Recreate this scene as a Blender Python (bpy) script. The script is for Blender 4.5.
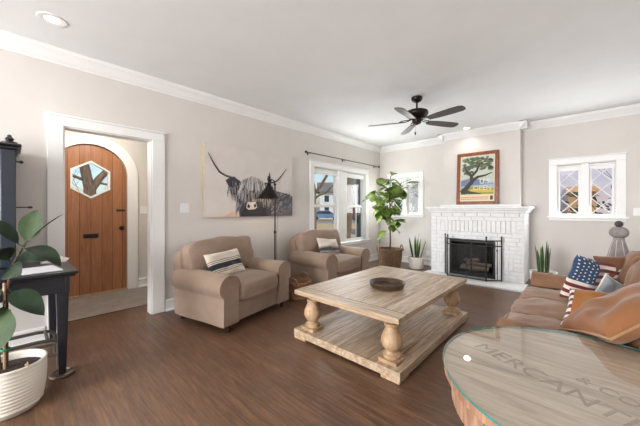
import bpy, bmesh, math, random
from mathutils import Vector, Matrix, Euler, noise

scene = bpy.context.scene
for _o in list(bpy.data.objects):
    bpy.data.objects.remove(_o)
C = scene.collection
PI = math.pi
R = math.radians

# ------------------------------------------------------------------ camera
cam_d = bpy.data.cameras.new('camera')
cam_d.sensor_fit = 'HORIZONTAL'
cam_d.sensor_width = 36.0
cam_d.lens = 284.0 / 640.0 * 36.0
cam_d.shift_y = -4.0 / 640.0
cam_d.clip_start = 0.05
cam_d.clip_end = 400
cam = bpy.data.objects.new('camera', cam_d)
C.objects.link(cam)
cam.location = (0, 0, 1.23)
cam.rotation_euler = (R(90), 0, R(42.8))
scene.camera = cam

# ------------------------------------------------------------------ light
scene.view_settings.view_transform = 'Standard'
scene.view_settings.look = 'None'
scene.view_settings.exposure = 0.52
scene.view_settings.gamma = 1.0
scene.view_settings.use_curve_mapping = False

world = bpy.data.worlds.new('world')
scene.world = world
world.use_nodes = True
_nt = world.node_tree
_bg = _nt.nodes['Background']
_sky = _nt.nodes.new('ShaderNodeTexSky')
_sky.sky_type = 'NISHITA'
_sky.sun_disc = False
_sky.sun_elevation = R(42)
_sky.sun_rotation = R(60)
_sky.air_density = 1.0
_sky.dust_density = 2.0
_nt.links.new(_sky.outputs[0], _bg.inputs[0])
_bg.inputs[1].default_value = 0.15

sun_d = bpy.data.lights.new('sun', 'SUN')
sun_d.energy = 1.8
sun_d.color = (1.0, 0.95, 0.87)
sun_d.angle = R(1.0)
sun = bpy.data.objects.new('sun', sun_d)
C.objects.link(sun)
sun.rotation_euler = Vector((-0.50, 0.42, -0.74)).to_track_quat('-Z', 'Y').to_euler()


def area(name, loc, direction, sx, sy, power, color=(1, 1, 1)):
    d = bpy.data.lights.new(name, 'AREA')
    d.shape = 'RECTANGLE'
    d.size = sx
    d.size_y = sy
    d.energy = power
    d.color = color
    o = bpy.data.objects.new(name, d)
    C.objects.link(o)
    o.location = loc
    o.rotation_euler = Vector(direction).to_track_quat('-Z', 'Z').to_euler()
    return o


# fill lamp added behind the camera; daylight entering by the pair of windows and by the two small ones
area('fill_rear', (-2.0, -4.45, 1.50), (0.02, 1, 0.06), 2.4, 1.8, 320, (0.985, 0.99, 1.0))
area('daylight_pair', (-3.66, 4.68, 1.28), (1, 0, 0.0), 1.6, 1.3, 30, (0.97, 0.985, 1.0))
area('daylight_small', (0.02, 6.15, 1.5), (0, -1, -0.1), 0.62, 0.75, 17, (0.98, 0.99, 1.0))
area('daylight_corner', (-3.04, 6.15, 1.5), (0, -1, -0.1), 0.62, 0.75, 9, (0.98, 0.99, 1.0))


# ------------------------------------------------------------------ materials
def lin(c):
    return tuple(((v / 255) / 12.92 if v / 255 <= 0.04045 else ((v / 255 + 0.055) / 1.055) ** 2.4) for v in c) + (1.0,)


class NT:
    def __init__(self, name):
        self.m = bpy.data.materials.new(name)
        self.m.use_nodes = True
        self.t = self.m.node_tree
        self.b = self.t.nodes['Principled BSDF']

    def n(self, kind, **kw):
        nd = self.t.nodes.new(kind)
        for k, v in kw.items():
            if isinstance(k, str) and hasattr(nd, k):
                setattr(nd, k, v)
        return nd

    def l(self, a, b):
        self.t.links.new(a, b)

    def coords(self, scale=(1, 1, 1), rot=(0, 0, 0), src='Object'):
        tc = self.n('ShaderNodeTexCoord')
        mp = self.n('ShaderNodeMapping')
        mp.inputs['Scale'].default_value = scale
        mp.inputs['Rotation'].default_value = rot
        self.l(tc.outputs[src], mp.inputs['Vector'])
        return mp.outputs[0]

    def noise(self, vec, scale=5, detail=4, rough=0.55, dist=0.0):
        nd = self.n('ShaderNodeTexNoise')
        nd.inputs['Scale'].default_value = scale
        nd.inputs['Detail'].default_value = detail
        nd.inputs['Roughness'].default_value = rough
        nd.inputs['Distortion'].default_value = dist
        self.l(vec, nd.inputs['Vector'])
        return nd.outputs['Fac']

    def ramp(self, fac, stops):
        nd = self.n('ShaderNodeValToRGB')
        el = nd.color_ramp.elements
        el[0].position, el[0].color = stops[0][0], lin(stops[0][1])
        el[1].position, el[1].color = stops[-1][0], lin(stops[-1][1])
        for p, c in stops[1:-1]:
            e = el.new(p)
            e.color = lin(c)
        self.l(fac, nd.inputs[0])
        return nd.outputs[0]

    def mix(self, a, b, fac, blend='MIX'):
        nd = self.n('ShaderNodeMix')
        nd.data_type = 'RGBA'
        nd.blend_type = blend
        for sock, val in ((nd.inputs[0], fac), (nd.inputs[6], a), (nd.inputs[7], b)):
            if hasattr(val, 'is_output'):
                self.l(val, sock)
            elif isinstance(val, (int, float)):
                sock.default_value = val
            else:
                sock.default_value = lin(val) if len(val) == 3 else val
        return nd.outputs[2]

    def bump(self, h, strength=0.2, dist=0.01):
        nd = self.n('ShaderNodeBump')
        nd.inputs['Strength'].default_value = strength
        nd.inputs['Distance'].default_value = dist
        self.l(h, nd.inputs['Height'])
        self.l(nd.outputs[0], self.b.inputs['Normal'])

    def base(self, c):
        s = self.b.inputs['Base Color']
        if hasattr(c, 'is_output'):
            self.l(c, s)
        else:
            s.default_value = lin(c)

    def set(self, rough=None, metal=None, spec=None, coat=None, sheen=None, trans=None):
        i = self.b.inputs
        if rough is not None:
            i['Roughness'].default_value = rough
        if metal is not None:
            i['Metallic'].default_value = metal
        if spec is not None:
            i['Specular IOR Level'].default_value = spec
        if coat is not None:
            i['Coat Weight'].default_value = coat
            i['Coat Roughness'].default_value = 0.15
        if sheen is not None:
            i['Sheen Weight'].default_value = sheen
        return self.m


def paint(name, c, rough=0.55, var=6, bump=0.03, scale=3):
    t = NT(name)
    v = t.coords()
    f = t.noise(v, scale, 4)
    lo = tuple(max(0, x - var) for x in c)
    hi = tuple(min(255, x + var) for x in c)
    t.base(t.ramp(f, [(0.3, lo), (0.7, hi)]))
    if bump:
        t.bump(t.noise(v, 120, 2), bump, 0.002)
    return t.set(rough=rough)


def fabric(name, c, var=14, rough=0.9, sheen=0.3, scale=3.0, weave=260, bump=0.25):
    t = NT(name)
    v = t.coords()
    f = t.noise(v, scale, 5, 0.6, 0.4)
    lo = tuple(max(0, x - var) for x in c)
    hi = tuple(min(255, x + var) for x in c)
    t.base(t.ramp(f, [(0.25, lo), (0.75, hi)]))
    t.bump(t.noise(v, weave, 2), bump, 0.002)
    return t.set(rough=rough, sheen=sheen, spec=0.2)


def metal(name, c, rough=0.35, met=0.9):
    t = NT(name)
    v = t.coords()
    t.base(t.ramp(t.noise(v, 20, 3), [(0.3, tuple(max(0, x - 8) for x in c)), (0.7, tuple(min(255, x + 8) for x in c))]))
    return t.set(rough=rough, metal=met)


def wood(name, dark, mid, light, grain=(1, 14, 14), rough=0.5, scale=3.0, rot=(0, 0, 0), bump=0.15, knots=0.0, coat=None):
    t = NT(name)
    v = t.coords(grain, rot)
    a = t.noise(v, scale, 8, 0.65, 1.2)
    col = t.ramp(a, [(0.28, dark), (0.5, mid), (0.72, light)])
    if knots:
        b = t.noise(t.coords((1, 2.2, 2.2), rot), 3.2, 5, 0.7, 0.8)
        col = t.mix(col, dark, t.ramp(b, [(0.56, (0, 0, 0)), (0.78, (int(255 * knots),) * 3)]))
    t.base(col)
    t.bump(a, bump, 0.004)
    return t.set(rough=rough, coat=coat)


def glass_mat(name, tint=(1, 1, 1), refl=0.9):
    t = NT(name)
    nt = t.t
    nt.nodes.remove(t.b)
    out = [n for n in nt.nodes if n.type == 'OUTPUT_MATERIAL'][0]
    tr = t.n('ShaderNodeBsdfTransparent')
    tr.inputs[0].default_value = tint + (1,)
    gl = t.n('ShaderNodeBsdfGlossy')
    gl.inputs['Roughness'].default_value = 0.02
    fr = t.n('ShaderNodeLayerWeight')
    fr.inputs['Blend'].default_value = 0.5
    pw = t.n('ShaderNodeMath', operation='POWER')
    pw.inputs[1].default_value = 4.0
    t.l(fr.outputs['Facing'], pw.inputs[0])
    mu = t.n('ShaderNodeMath', operation='MULTIPLY_ADD')
    mu.inputs[1].default_value = 0.9 * refl
    mu.inputs[2].default_value = 0.04 * refl
    t.l(pw.outputs[0], mu.inputs[0])
    mx = t.n('ShaderNodeMixShader')
    t.l(mu.outputs[0], mx.inputs[0])
    t.l(tr.outputs[0], mx.inputs[1])
    t.l(gl.outputs[0], mx.inputs[2])
    t.l(mx.outputs[0], out.inputs[0])
    return t.m


def glow(name, c, strength):
    t = NT(name)
    t.base(c)
    t.b.inputs['Emission Color'].default_value = lin(c)
    t.b.inputs['Emission Strength'].default_value = strength
    return t.m


def leafmat(name, dark, light, rough=0.3, sss=0.0):
    t = NT(name)
    v = t.coords()
    t.base(t.ramp(t.noise(v, 9, 4), [(0.3, dark), (0.7, light)]))
    return t.set(rough=rough, spec=0.25)


def floor_mat():
    t = NT('dark_oak_boards')
    v = t.coords()
    br = t.n('ShaderNodeTexBrick')
    br.offset = 0.37
    br.offset_frequency = 2
    t.l(v, br.inputs['Vector'])
    br.inputs['Color1'].default_value = (0, 0, 0, 1)
    br.inputs['Color2'].default_value = (1, 1, 1, 1)
    br.inputs['Mortar'].default_value = (0.5, 0.5, 0.5, 1)
    br.inputs['Scale'].default_value = 1.0
    br.inputs['Mortar Size'].default_value = 0.0016
    br.inputs['Mortar Smooth'].default_value = 0.3
    br.inputs['Brick Width'].default_value = 1.15
    br.inputs['Row Height'].default_value = 0.083
    g = t.noise(t.coords((1.1, 15, 1)), 3.2, 8, 0.68, 1.0)
    col = t.ramp(g, [(0.28, (62, 43, 31)), (0.5, (98, 71, 53)), (0.72, (138, 104, 79))])
    col = t.mix(col, t.ramp(br.outputs['Color'], [(0.0, (78, 56, 42)), (1.0, (116, 86, 66))]), 0.28)
    blot = t.noise(t.coords((1, 1, 1)), 1.3, 4, 0.6)
    col = t.mix(col, (120, 82, 60), t.ramp(blot, [(0.5, (0, 0, 0)), (0.75, (90, 90, 90))]))
    scr = t.noise(t.coords((0.8, 40, 1)), 4, 3, 0.7)
    col = t.mix(col, (148, 116, 94), t.ramp(scr, [(0.66, (0, 0, 0)), (0.74, (120, 120, 120))]))
    mo = t.n('ShaderNodeMath', operation='MULTIPLY')
    mo.inputs[1].default_value = 0.45
    t.l(br.outputs['Fac'], mo.inputs[0])
    col = t.mix(col, (40, 27, 20), mo.outputs[0])
    t.base(col)
    rg = t.n('ShaderNodeMapRange')
    rg.inputs[3].default_value = 0.27
    rg.inputs[4].default_value = 0.46
    t.l(g, rg.inputs[0])
    t.l(rg.outputs[0], t.b.inputs['Roughness'])
    t.bump(g, 0.06, 0.003)
    return t.set(spec=0.5)


M = {}
M['wall'] = paint('warm_grey_wall_paint', (213, 208, 203), 0.75, 2, 0.02)
M['ceiling'] = paint('ceiling_paint', (229, 231, 232), 0.8, 2, 0.02)
M['trim'] = paint('white_gloss_trim', (236, 236, 235), 0.35, 2, 0.0)
M['brickwhite'] = paint('white_painted_brick', (226, 226, 226), 0.45, 6, 0.25, 14)
M['mortar'] = paint('white_painted_mortar', (218, 218, 218), 0.7, 6, 0.2, 14)
M['floor'] = floor_mat()
M['tile'] = paint('grey_stone_tile', (140, 132, 124), 0.5, 10, 0.05, 6)
M['glass'] = glass_mat('window_glass', (0.98, 0.99, 0.99), 0.7)
M['tan'] = fabric('tan_microfibre', (144, 123, 107), 15, 0.8, 0.15, 2.5)
M['tan_dark'] = fabric('tan_microfibre_back', (124, 94, 72), 12, 0.85, 0.35, 2.5)
M['sofa'] = fabric('camel_microfibre', (130, 95, 70), 20, 0.75, 0.12, 2.2)
M['sofa_seat'] = fabric('camel_seat_microfibre', (148, 116, 94), 20, 0.75, 0.15, 2.2)
M['sofa_back'] = fabric('camel_cushion', (128, 88, 58), 16, 0.75, 0.12, 2.2)
M['pipe'] = fabric('pale_piping', (150, 118, 94), 6, 0.8, 0.2)
M['foot'] = wood('dark_wood_foot', (28, 18, 14), (44, 29, 22), (60, 40, 30), rough=0.4)
M['black'] = paint('black_iron', (24, 24, 25), 0.45, 4, 0.05, 20)
M['bronze'] = metal('oil_rubbed_bronze', (40, 34, 31), 0.42, 0.7)
M['chrome'] = metal('worn_brass', (120, 100, 70), 0.3, 0.9)
M['pine'] = wood('weathered_pine', (122, 98, 76), (172, 149, 123), (208, 190, 166), (14, 1, 14), 0.5, 2.2, knots=0.8)
M['pine_end'] = wood('weathered_pine_breadboard', (122, 98, 76), (172, 149, 123), (208, 190, 166), (1, 14, 14), 0.5, 2.2, knots=0.7)
M['pine_leg'] = wood('turned_pine', (136, 106, 78), (176, 146, 114), (204, 178, 146), (10, 10, 1), 0.6, 2.0, knots=0.4)
M['seam'] = paint('dark_wood_gap', (58, 42, 30), 0.8, 6, 0)
M['doorwood'] = wood('varnished_cedar_planks', (118, 62, 30), (156, 90, 48), (184, 116, 68), (1, 12, 1.0), 0.4, 2.6, coat=0.2)
M['navy'] = paint('navy_black_lacquer', (34, 37, 44), 0.35, 4, 0.03)
M['navy_light'] = paint('blue_grey_lacquer', (40, 47, 58), 0.35, 5, 0.03)
M['pot_white'] = paint('white_ceramic', (226, 222, 212), 0.4, 5, 0.05)
M['soil'] = paint('dark_soil', (54, 40, 30), 0.95, 14, 0.6, 40)
M['bark'] = wood('bark', (50, 38, 30), (76, 58, 45), (104, 82, 64), (8, 8, 1), 0.9, 4)
M['leaf_rubber'] = leafmat('rubber_leaf', (22, 34, 24), (44, 60, 42), 0.36)
M['leaf_rubber_pale'] = leafmat('rubber_leaf_pale', (32, 50, 20), (52, 74, 34), 0.6)
M['leaf_fiddle'] = leafmat('fiddle_leaf', (66, 92, 34), (140, 162, 82), 0.42)
M['leaf_snake'] = leafmat('snake_leaf', (36, 54, 38), (70, 96, 62), 0.4)
M['leaf_edge'] = leafmat('snake_leaf_margin', (120, 140, 80), (150, 164, 100), 0.4)


def wicker_mat(name, dark, mid, light):
    t = NT(name)
    v = t.coords()
    w = t.n('ShaderNodeTexWave')
    w.bands_direction = 'Z'
    w.inputs['Scale'].default_value = 26
    w.inputs['Distortion'].default_value = 3.0
    w.inputs['Detail'].default_value = 3
    w.inputs['Detail Scale'].default_value = 6
    t.l(v, w.inputs['Vector'])
    f = t.noise(t.coords((1, 1, 2)), 14, 5, 0.7)
    mixv = t.n('ShaderNodeMath', operation='ADD')
    t.l(w.outputs['Fac'], mixv.inputs[0])
    t.l(f, mixv.inputs[1])
    half = t.n('ShaderNodeMath', operation='MULTIPLY')
    half.inputs[1].default_value = 0.5
    t.l(mixv.outputs[0], half.inputs[0])
    t.base(t.ramp(half.outputs[0], [(0.25, dark), (0.5, mid), (0.75, light)]))
    t.bump(w.outputs['Fac'], 0.7, 0.01)
    return t.set(rough=0.75)


M['wicker'] = wicker_mat('brown_wicker', (58, 38, 24), (124, 92, 64), (180, 148, 112))
M['wicker_light'] = wicker_mat('rust_wicker', (100, 64, 42), (164, 118, 84), (204, 166, 128))


# ------------------------------------------------------------------ mesh toolkit
class MB:
    """collects shapes and links them as ONE mesh object"""

    def __init__(self):
        self.bm = bmesh.new()
        self.mats = []

    def mi(self, m):
        if m not in self.mats:
            self.mats.append(m)
        return self.mats.index(m)

    def faces(self, verts, faces, m, mat=None):
        k = self.mi(m)
        vs = [self.bm.verts.new(mat @ Vector(v) if mat else Vector(v)) for v in verts]
        out = []
        for f in faces:
            try:
                fc = self.bm.faces.new([vs[i] for i in f])
                fc.material_index = k
                out.append(fc)
            except ValueError:
                pass
        return vs, out

    def box(self, lo, hi, m, mat=None):
        x0, y0, z0 = lo
        x1, y1, z1 = hi
        v = [(x0, y0, z0), (x1, y0, z0), (x1, y1, z0), (x0, y1, z0), (x0, y0, z1), (x1, y0, z1), (x1, y1, z1), (x0, y1, z1)]
        self.faces(v, [(0, 3, 2, 1), (4, 5, 6, 7), (0, 1, 5, 4), (1, 2, 6, 5), (2, 3, 7, 6), (3, 0, 4, 7)], m, mat)
        return self

    def prism(self, poly, axis, a, b, m, mat=None, hole=None):
        """polygon given in the two other axes, extruded along axis from a to b"""
        n = len(poly)

        def pt(p, t):
            if axis == 'x':
                return (t, p[0], p[1])
            if axis == 'y':
                return (p[0], t, p[1])
            return (p[0], p[1], t)
        if hole is None:
            v = [pt(p, a) for p in poly] + [pt(p, b) for p in poly]
            f = [tuple(range(n))[::-1], tuple(range(n, 2 * n))]
            f += [(i, (i + 1) % n, n + (i + 1) % n, n + i) for i in range(n)]
            self.faces(v, f, m, mat)
        else:
            h = hole
            v = [pt(p, a) for p in poly] + [pt(p, b) for p in poly] + [pt(p, a) for p in h] + [pt(p, b) for p in h]
            f = []
            for i in range(n):
                j = (i + 1) % n
                f += [(i, j, n + j, n + i), (2 * n + j, 2 * n + i, 3 * n + i, 3 * n + j), (j, i, 2 * n + i, 2 * n + j), (n + i, n + j, 3 * n + j, 3 * n + i)]
            self.faces(v, f, m, mat)
        return self

    def lathe(self, prof, m, mat=None, seg=28, cap=True, sq=None):
        """profile of (radius, z); sq = exponent that squares the section"""
        v, f = [], []
        for r, z in prof:
            for i in range(seg):
                a = 2 * PI * i / seg
                c, s = math.cos(a), math.sin(a)
                k = 1.0
                if sq:
                    k = 1 / (abs(c) ** sq + abs(s) ** sq) ** (1 / sq)
                v.append((r * c * k, r * s * k, z))
        for j in range(len(prof) - 1):
            for i in range(seg):
                i2 = (i + 1) % seg
                f.append((j * seg + i, j * seg + i2, (j + 1) * seg + i2, (j + 1) * seg + i))
        if cap:
            f.append(tuple(range(seg))[::-1])
            f.append(tuple((len(prof) - 1) * seg + i for i in range(seg)))
        self.faces(v, f, m, mat)
        return self

    def tube(self, pts, rad, m, seg=10, mat=None, closed=False):
        pts = [Vector(p) for p in pts]
        n = len(pts)
        rads = rad if isinstance(rad, (list, tuple)) else [rad] * n
        v, f = [], []
        up = Vector((0, 0, 1))
        prev = None
        for i, p in enumerate(pts):
            if closed:
                d = pts[(i + 1) % n] - pts[i - 1]
            else:
                d = pts[min(i + 1, n - 1)] - pts[max(i - 1, 0)]
            d.normalize()
            if prev is None:
                ref = up if abs(d.dot(up)) < 0.95 else Vector((1, 0, 0))
                s = d.cross(ref).normalized()
            else:
                s = (prev - d * prev.dot(d))
                s = s.normalized() if s.length > 1e-6 else d.cross(up).normalized()
            prev = s
            t = d.cross(s)
            for k in range(seg):
                a = 2 * PI * k / seg
                v.append(tuple(p + (s * math.cos(a) + t * math.sin(a)) * rads[i]))
        rings = n if closed else n - 1
        for j in range(rings):
            j2 = (j + 1) % n
            for k in range(seg):
                k2 = (k + 1) % seg
                f.append((j * seg + k, j * seg + k2, j2 * seg + k2, j2 * seg + k))
        if not closed:
            f.append(tuple(range(seg))[::-1])
            f.append(tuple((n - 1) * seg + k for k in range(seg)))
        self.faces(v, f, m, mat)
        return self

    def ball(self, c, r, m, seg=16, scale=(1, 1, 1)):
        prof = [(max(1e-4, r * math.sin(PI * i / 10)), -r * math.cos(PI * i / 10)) for i in range(11)]
        self.lathe(prof, m, Matrix.Translation(c) @ Matrix.Diagonal(scale + (1,)), seg)
        return self

    def cushion(self, half, m, p=5, crown=0.0, n=12, wrinkle=0.0, seed=0, mat=None, fn=None, mfn=None):
        """a padded block: a rounded box with a crowned top and soft dents"""
        hx, hy, hz = half
        vid = {}
        v, f, fm = [], [], []

        def key(a, b, c):
            k = (round(a * n), round(b * n), round(c * n))
            if k not in vid:
                s = (abs(a) ** p + abs(b) ** p + abs(c) ** p) ** (-1 / p)
                x, y, z = a * s, b * s, c * s
                q = Vector((x * hx, y * hy, z * hz))
                if crown:
                    q.z += crown * (1 - x * x) * (1 - y * y) * (1 if z > 0 else -0.2)
                if wrinkle:
                    w = noise.noise(Vector((x * 2.1 + seed, y * 2.1, z * 2.1 + seed * 0.7))) + 0.5 * noise.noise(Vector((x * 5 + seed, y * 5, z * 5)))
                    q += Vector((x, y, z)).normalized() * w * wrinkle
                if fn:
                    q = Vector(fn(q, (x, y, z)))
                vid[k] = len(v)
                v.append(tuple(q))
            return vid[k]
        g = [-1 + 2 * i / n for i in range(n + 1)]
        for ax in range(3):
            for sgn in (-1, 1):
                for i in range(n):
                    for j in range(n):
                        cs = [(g[i], g[j]), (g[i + 1], g[j]), (g[i + 1], g[j + 1]), (g[i], g[j + 1])]
                        q = []
                        for (a, b) in cs:
                            t = [0, 0, 0]
                            t[ax] = sgn
                            t[(ax + 1) % 3] = a
                            t[(ax + 2) % 3] = b
                            q.append(key(*t))
                        f.append(tuple(q if sgn > 0 else q[::-1]))
        self.faces(v, f, m, mat)
        return self

    def pillow(self, w, h, t, mfn, mat=None, n=26, seed=0, pinch=0.07, wr=0.012):
        """square scatter cushion in the xz plane, thickness along y; mfn(u, v, side) names the cloth"""
        def pos(u, v, side):
            px = u * w / 2 * (1 - pinch * (1 - v * v) * abs(u))
            pz = v * h / 2 * (1 - pinch * (1 - u * u) * abs(v))
            e = max(0.0, (1 - u ** 4) * (1 - v ** 4))
            th = t / 2 * e ** 0.55
            th *= 1 + 1.5 * wr / max(t, 0.01) * 4 * noise.noise(Vector((u * 1.8 + seed, v * 1.8, seed + side)))
            return (px, side * th, pz)
        g = [-1 + 2 * i / n for i in range(n + 1)]
        vid = {}
        M4 = mat or Matrix()

        def vert(i, j, side):
            edge = i in (0, n) or j in (0, n)
            k = (i, j, 0 if edge else side)
            if k not in vid:
                vid[k] = self.bm.verts.new(M4 @ Vector(pos(g[i], g[j], side)))
            return vid[k]
        for side in (-1, 1):
            for i in range(n):
                for j in range(n):
                    q = [vert(i, j, side), vert(i + 1, j, side), vert(i + 1, j + 1, side), vert(i, j + 1, side)]
                    if side > 0:
                        q = q[::-1]
                    try:
                        fc = self.bm.faces.new(q)
                    except ValueError:
                        continue
                    fc.material_index = self.mi(mfn((g[i] + g[i + 1]) / 2, (g[j] + g[j + 1]) / 2, side))
        return self

    def leaf(self, base, tip, width, m, normal=(0, 0, 1), bulge=0.55, droop=0.0, fold=0.12, n=8, curl=0.0):
        """a blade from base to tip; bulge = where it is widest"""
        b, t = Vector(base), Vector(tip)
        d = t - b
        L = d.length
        d.normalize()
        nn = Vector(normal)
        s = d.cross(nn)
        s = s.normalized() if s.length > 1e-5 else d.orthogonal().normalized()
        nn = s.cross(d).normalized()
        rows = []
        k = math.log(0.5) / math.log(bulge)
        for i in range(n + 1):
            u = i / n
            wv = width / 2 * (math.sin(PI * max(0.0, min(1.0, u ** k))) ** 0.75 if 0 < u < 1 else 0.02)
            c = b + d * (L * u) + nn * (droop * L * 4 * u * (1 - u))
            row = []
            for q in (-1, -0.5, 0, 0.5, 1):
                row.append(c + s * (wv * q) + nn * (fold * abs(q) * wv + curl * wv * q * q * math.sin(u * 7)))
            rows.append(row)
        v = [tuple(p) for r_ in rows for p in r_]
        f = []
        for i in range(n):
            for j in range(4):
                f.append((i * 5 + j, i * 5 + j + 1, (i + 1) * 5 + j + 1, (i + 1) * 5 + j))
        self.faces(v, f, m)
        return self

    def text(self, body, size, m, mat, extrude=0.0004, align='CENTER'):
        cu = bpy.data.curves.new('lettering', 'FONT')
        cu.body = body
        cu.size = size
        cu.extrude = extrude
        cu.align_x = align
        cu.align_y = 'CENTER'
        ob = bpy.data.objects.new('lettering', cu)
        C.objects.link(ob)
        dg = bpy.context.evaluated_depsgraph_get()
        me = bpy.data.meshes.new_from_object(ob.evaluated_get(dg))
        self.faces([tuple(v.co) for v in me.vertices], [tuple(p.vertices) for p in me.polygons], m, mat)
        bpy.data.objects.remove(ob)
        bpy.data.meshes.remove(me)
        return self

    def build(self, name, parent=None, smooth=40, bevel=0, bseg=2, solid=0, sub=0, loc=None):
        bmesh.ops.recalc_face_normals(self.bm, faces=self.bm.faces[:]) if smooth is not False and not solid else None
        if smooth:
            lim = R(smooth)
            for f in self.bm.faces:
                f.smooth = True
            for e in self.bm.edges:
                if len(e.link_faces) == 2:
                    e.smooth = e.calc_face_angle(0.0) < lim
        me = bpy.data.meshes.new(name)
        self.bm.to_mesh(me)
        self.bm.free()
        for m in self.mats:
            me.materials.append(m)
        o = bpy.data.objects.new(name, me)
        C.objects.link(o)
        if parent is not None:
            o.parent = parent
        if loc:
            o.location = loc
        if solid:
            md = o.modifiers.new('thickness', 'SOLIDIFY')
            md.thickness = solid
            md.offset = 0
        if bevel:
            md = o.modifiers.new('edges', 'BEVEL')
            md.width = bevel
            md.segments = bseg
            md.limit_method = 'ANGLE'
            md.angle_limit = R(35)
        if sub:
            md = o.modifiers.new('soft', 'SUBSURF')
            md.levels = sub
            md.render_levels = sub
        return o


def tag(o, label=None, cat=None, group=None, kind=None):
    if label:
        o['label'] = label
    if cat:
        o['category'] = cat
    if group:
        o['group'] = group
    if kind:
        o['kind'] = kind
    return o


def thing(name, label, cat, loc=(0, 0, 0), rz=0.0, group=None, rot=None):
    o = bpy.data.objects.new(name, None)
    o.empty_display_size = 0.1
    C.objects.link(o)
    o.location = loc
    o.rotation_euler = rot if rot else (0, 0, rz)
    return tag(o, label, cat, group)


def structure(o, label=None):
    o['kind'] = 'structure'
    if label:
        o['label'] = label
    return o


def copy_tree(o, parent=None):
    c = o.copy()
    C.objects.link(c)
    if parent is not None:
        c.parent = parent
    for ch in list(o.children):
        copy_tree(ch, c)
    return c


def tr(x, y, z):
    return Matrix.Translation((x, y, z))


def rot(ax, deg):
    return Matrix.Rotation(R(deg), 4, ax)

# ------------------------------------------------------------------ the room (camera stands above x=0, y=0)
LX, BY, RX, FY, H = -3.70, 6.19, 0.85, -4.60, 2.74   # left wall, back wall, right wall, wall behind, ceiling
WT = 0.12

b = MB()
b.box((-3.82, FY - WT, -0.12), (RX + WT, BY + WT, 0), M['floor'])
b.box((-4.10, -0.35, -0.12), (-3.82, 1.75, 0), M['floor'])
structure(b.build('floor'))
b = MB()
b.box((-5.27, -0.35, -0.12), (-4.105, 1.75, 0.0), M['tile'])
b.box((-4.115, -0.35, -0.1), (-4.10, 1.75, 0.004), M['seam'])
structure(b.build('floor_vestibule'))
b = MB()
b.box((-3.95, FY - 0.4, H), (RX + 0.4, BY + 0.35, H + 0.14), M['ceiling'])
structure(b.build('ceiling'))
b = MB()
b.box((-5.4, -0.47, 2.46), (-3.82, 1.87, 2.6), M['ceiling'])
structure(b.build('ceiling_vestibule'))

# left wall: doorway y 0.33..1.10, window pair y 3.82..5.54
b = MB()
W = M['wall']
for (y0, y1, z0, z1) in ((FY - WT, 0.33, 0, H), (0.33, 1.10, 2.033, H), (1.10, 3.82, 0, H), (3.82, 5.54, 0, 0.53), (3.82, 5.54, 2.03, H),
                         (4.55, 4.81, 0.53, 2.03), (5.54, BY + WT, 0, H)):
    b.box((LX - WT, y0, z0), (LX, y1, z1), W)
structure(b.build('wall_left'))
# back wall: two small windows
b = MB()
for (x0, x1, z0, z1) in ((LX, -3.385, 0, H), (-3.385, -2.70, 0, 1.10), (-3.385, -2.70, 1.965, H), (-2.70, -0.32, 0, H), (-0.32, 0.365, 0, 1.10),
                         (-0.32, 0.365, 1.965, H), (0.365, RX + WT, 0, H)):
    b.box((x0, BY, z0), (x1, BY + WT, z1), W)
structure(b.build('wall_back'))
b = MB()
b.box((RX, FY - WT, 0), (RX + WT, BY, H), W)
structure(b.build('wall_right'))
REAR = ((-3.45, -2.7), (-2.6, -1.85), (-1.75, -1.0))  # unseen window openings, added to let light in from behind
b = MB()
xs = LX
for (x0, x1) in REAR:
    b.box((xs, FY - WT, 0), (x0, FY, H), W)
    b.box((x0, FY - WT, 0), (x1, FY, 0.6), W)
    b.box((x0, FY - WT, 2.35), (x1, FY, H), W)
    xs = x1
b.box((xs, FY - WT, 0), (RX, FY, H), W)
structure(b.build('wall_rear'))
b = MB()
b.box((-2.08, 5.98, 0), (-0.80, BY, H), W)
structure(b.build('wall_chimney_breast'))
# vestibule shell
arch = [(0.31, 0.0), (0.31, 1.72)] + [(0.755 - 0.445 * math.cos(PI * i / 24), 1.72 + 0.445 * math.sin(PI * i / 24)) for i in range(1, 24)] + [(1.20, 1.72), (1.20, 0.0)]
b = MB()
b.prism([(-0.35, 0.0)] + arch + [(1.75, 0.0), (1.75, 2.5), (-0.35, 2.5)], 'x', -5.27, -5.15, W)
b.box((-5.27, -0.47, 0), (-3.82, -0.35, 2.5), W)
b.box((-5.27, 1.75, 0), (-3.82, 1.87, 2.5), W)
structure(b.build('wall_vestibule'))

# crown moulding and baseboards
CR = [(0, 2.618), (0.012, 2.618), (0.016, 2.632), (0.03, 2.640), (0.048, 2.668), (0.078, 2.700), (0.092, 2.708), (0.096, 2.722), (0.104, 2.728), (0.104, 2.74), (0, 2.74)]
T = M['trim']
b = MB()
b.prism([(LX + p, z) for p, z in CR], 'y', FY, BY, T)
structure(b.build('trim_1', smooth=30))
b = MB()
b.prism([(BY - p, z) for p, z in CR], 'x', LX, -2.08, T)
b.prism([(5.98 - p, z) for p, z in CR], 'x', -2.08 - 0.104, -0.80 + 0.104, T)
b.prism([(-0.80 + p, z) for p, z in CR], 'y', 5.98 - 0.104, BY, T)
b.prism([(-2.08 - p, z) for p, z in CR], 'y', 5.98 - 0.104, BY, T)
b.prism([(BY - p, z) for p, z in CR], 'x', -0.80, RX, T)
structure(b.build('trim_2', smooth=30))
b = MB()
b.prism([(RX - p, z) for p, z in CR], 'y', FY, BY, T)
structure(b.build('trim_3', smooth=30))
BB = [(0, 0), (0.034, 0), (0.034, 0.012), (0.026, 0.022), (0.017, 0.024), (0.017, 0.108), (0.024, 0.114), (0.022, 0.126), (0.012, 0.135), (0, 0.135)]


def baseboard(name, runs):
    b_ = MB()
    for (ax, pos, sg, a, e) in runs:
        b_.prism([(pos + sg * p, z) for p, z in BB], ax, a, e, T)
    return structure(b_.build(name, smooth=30))


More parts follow.
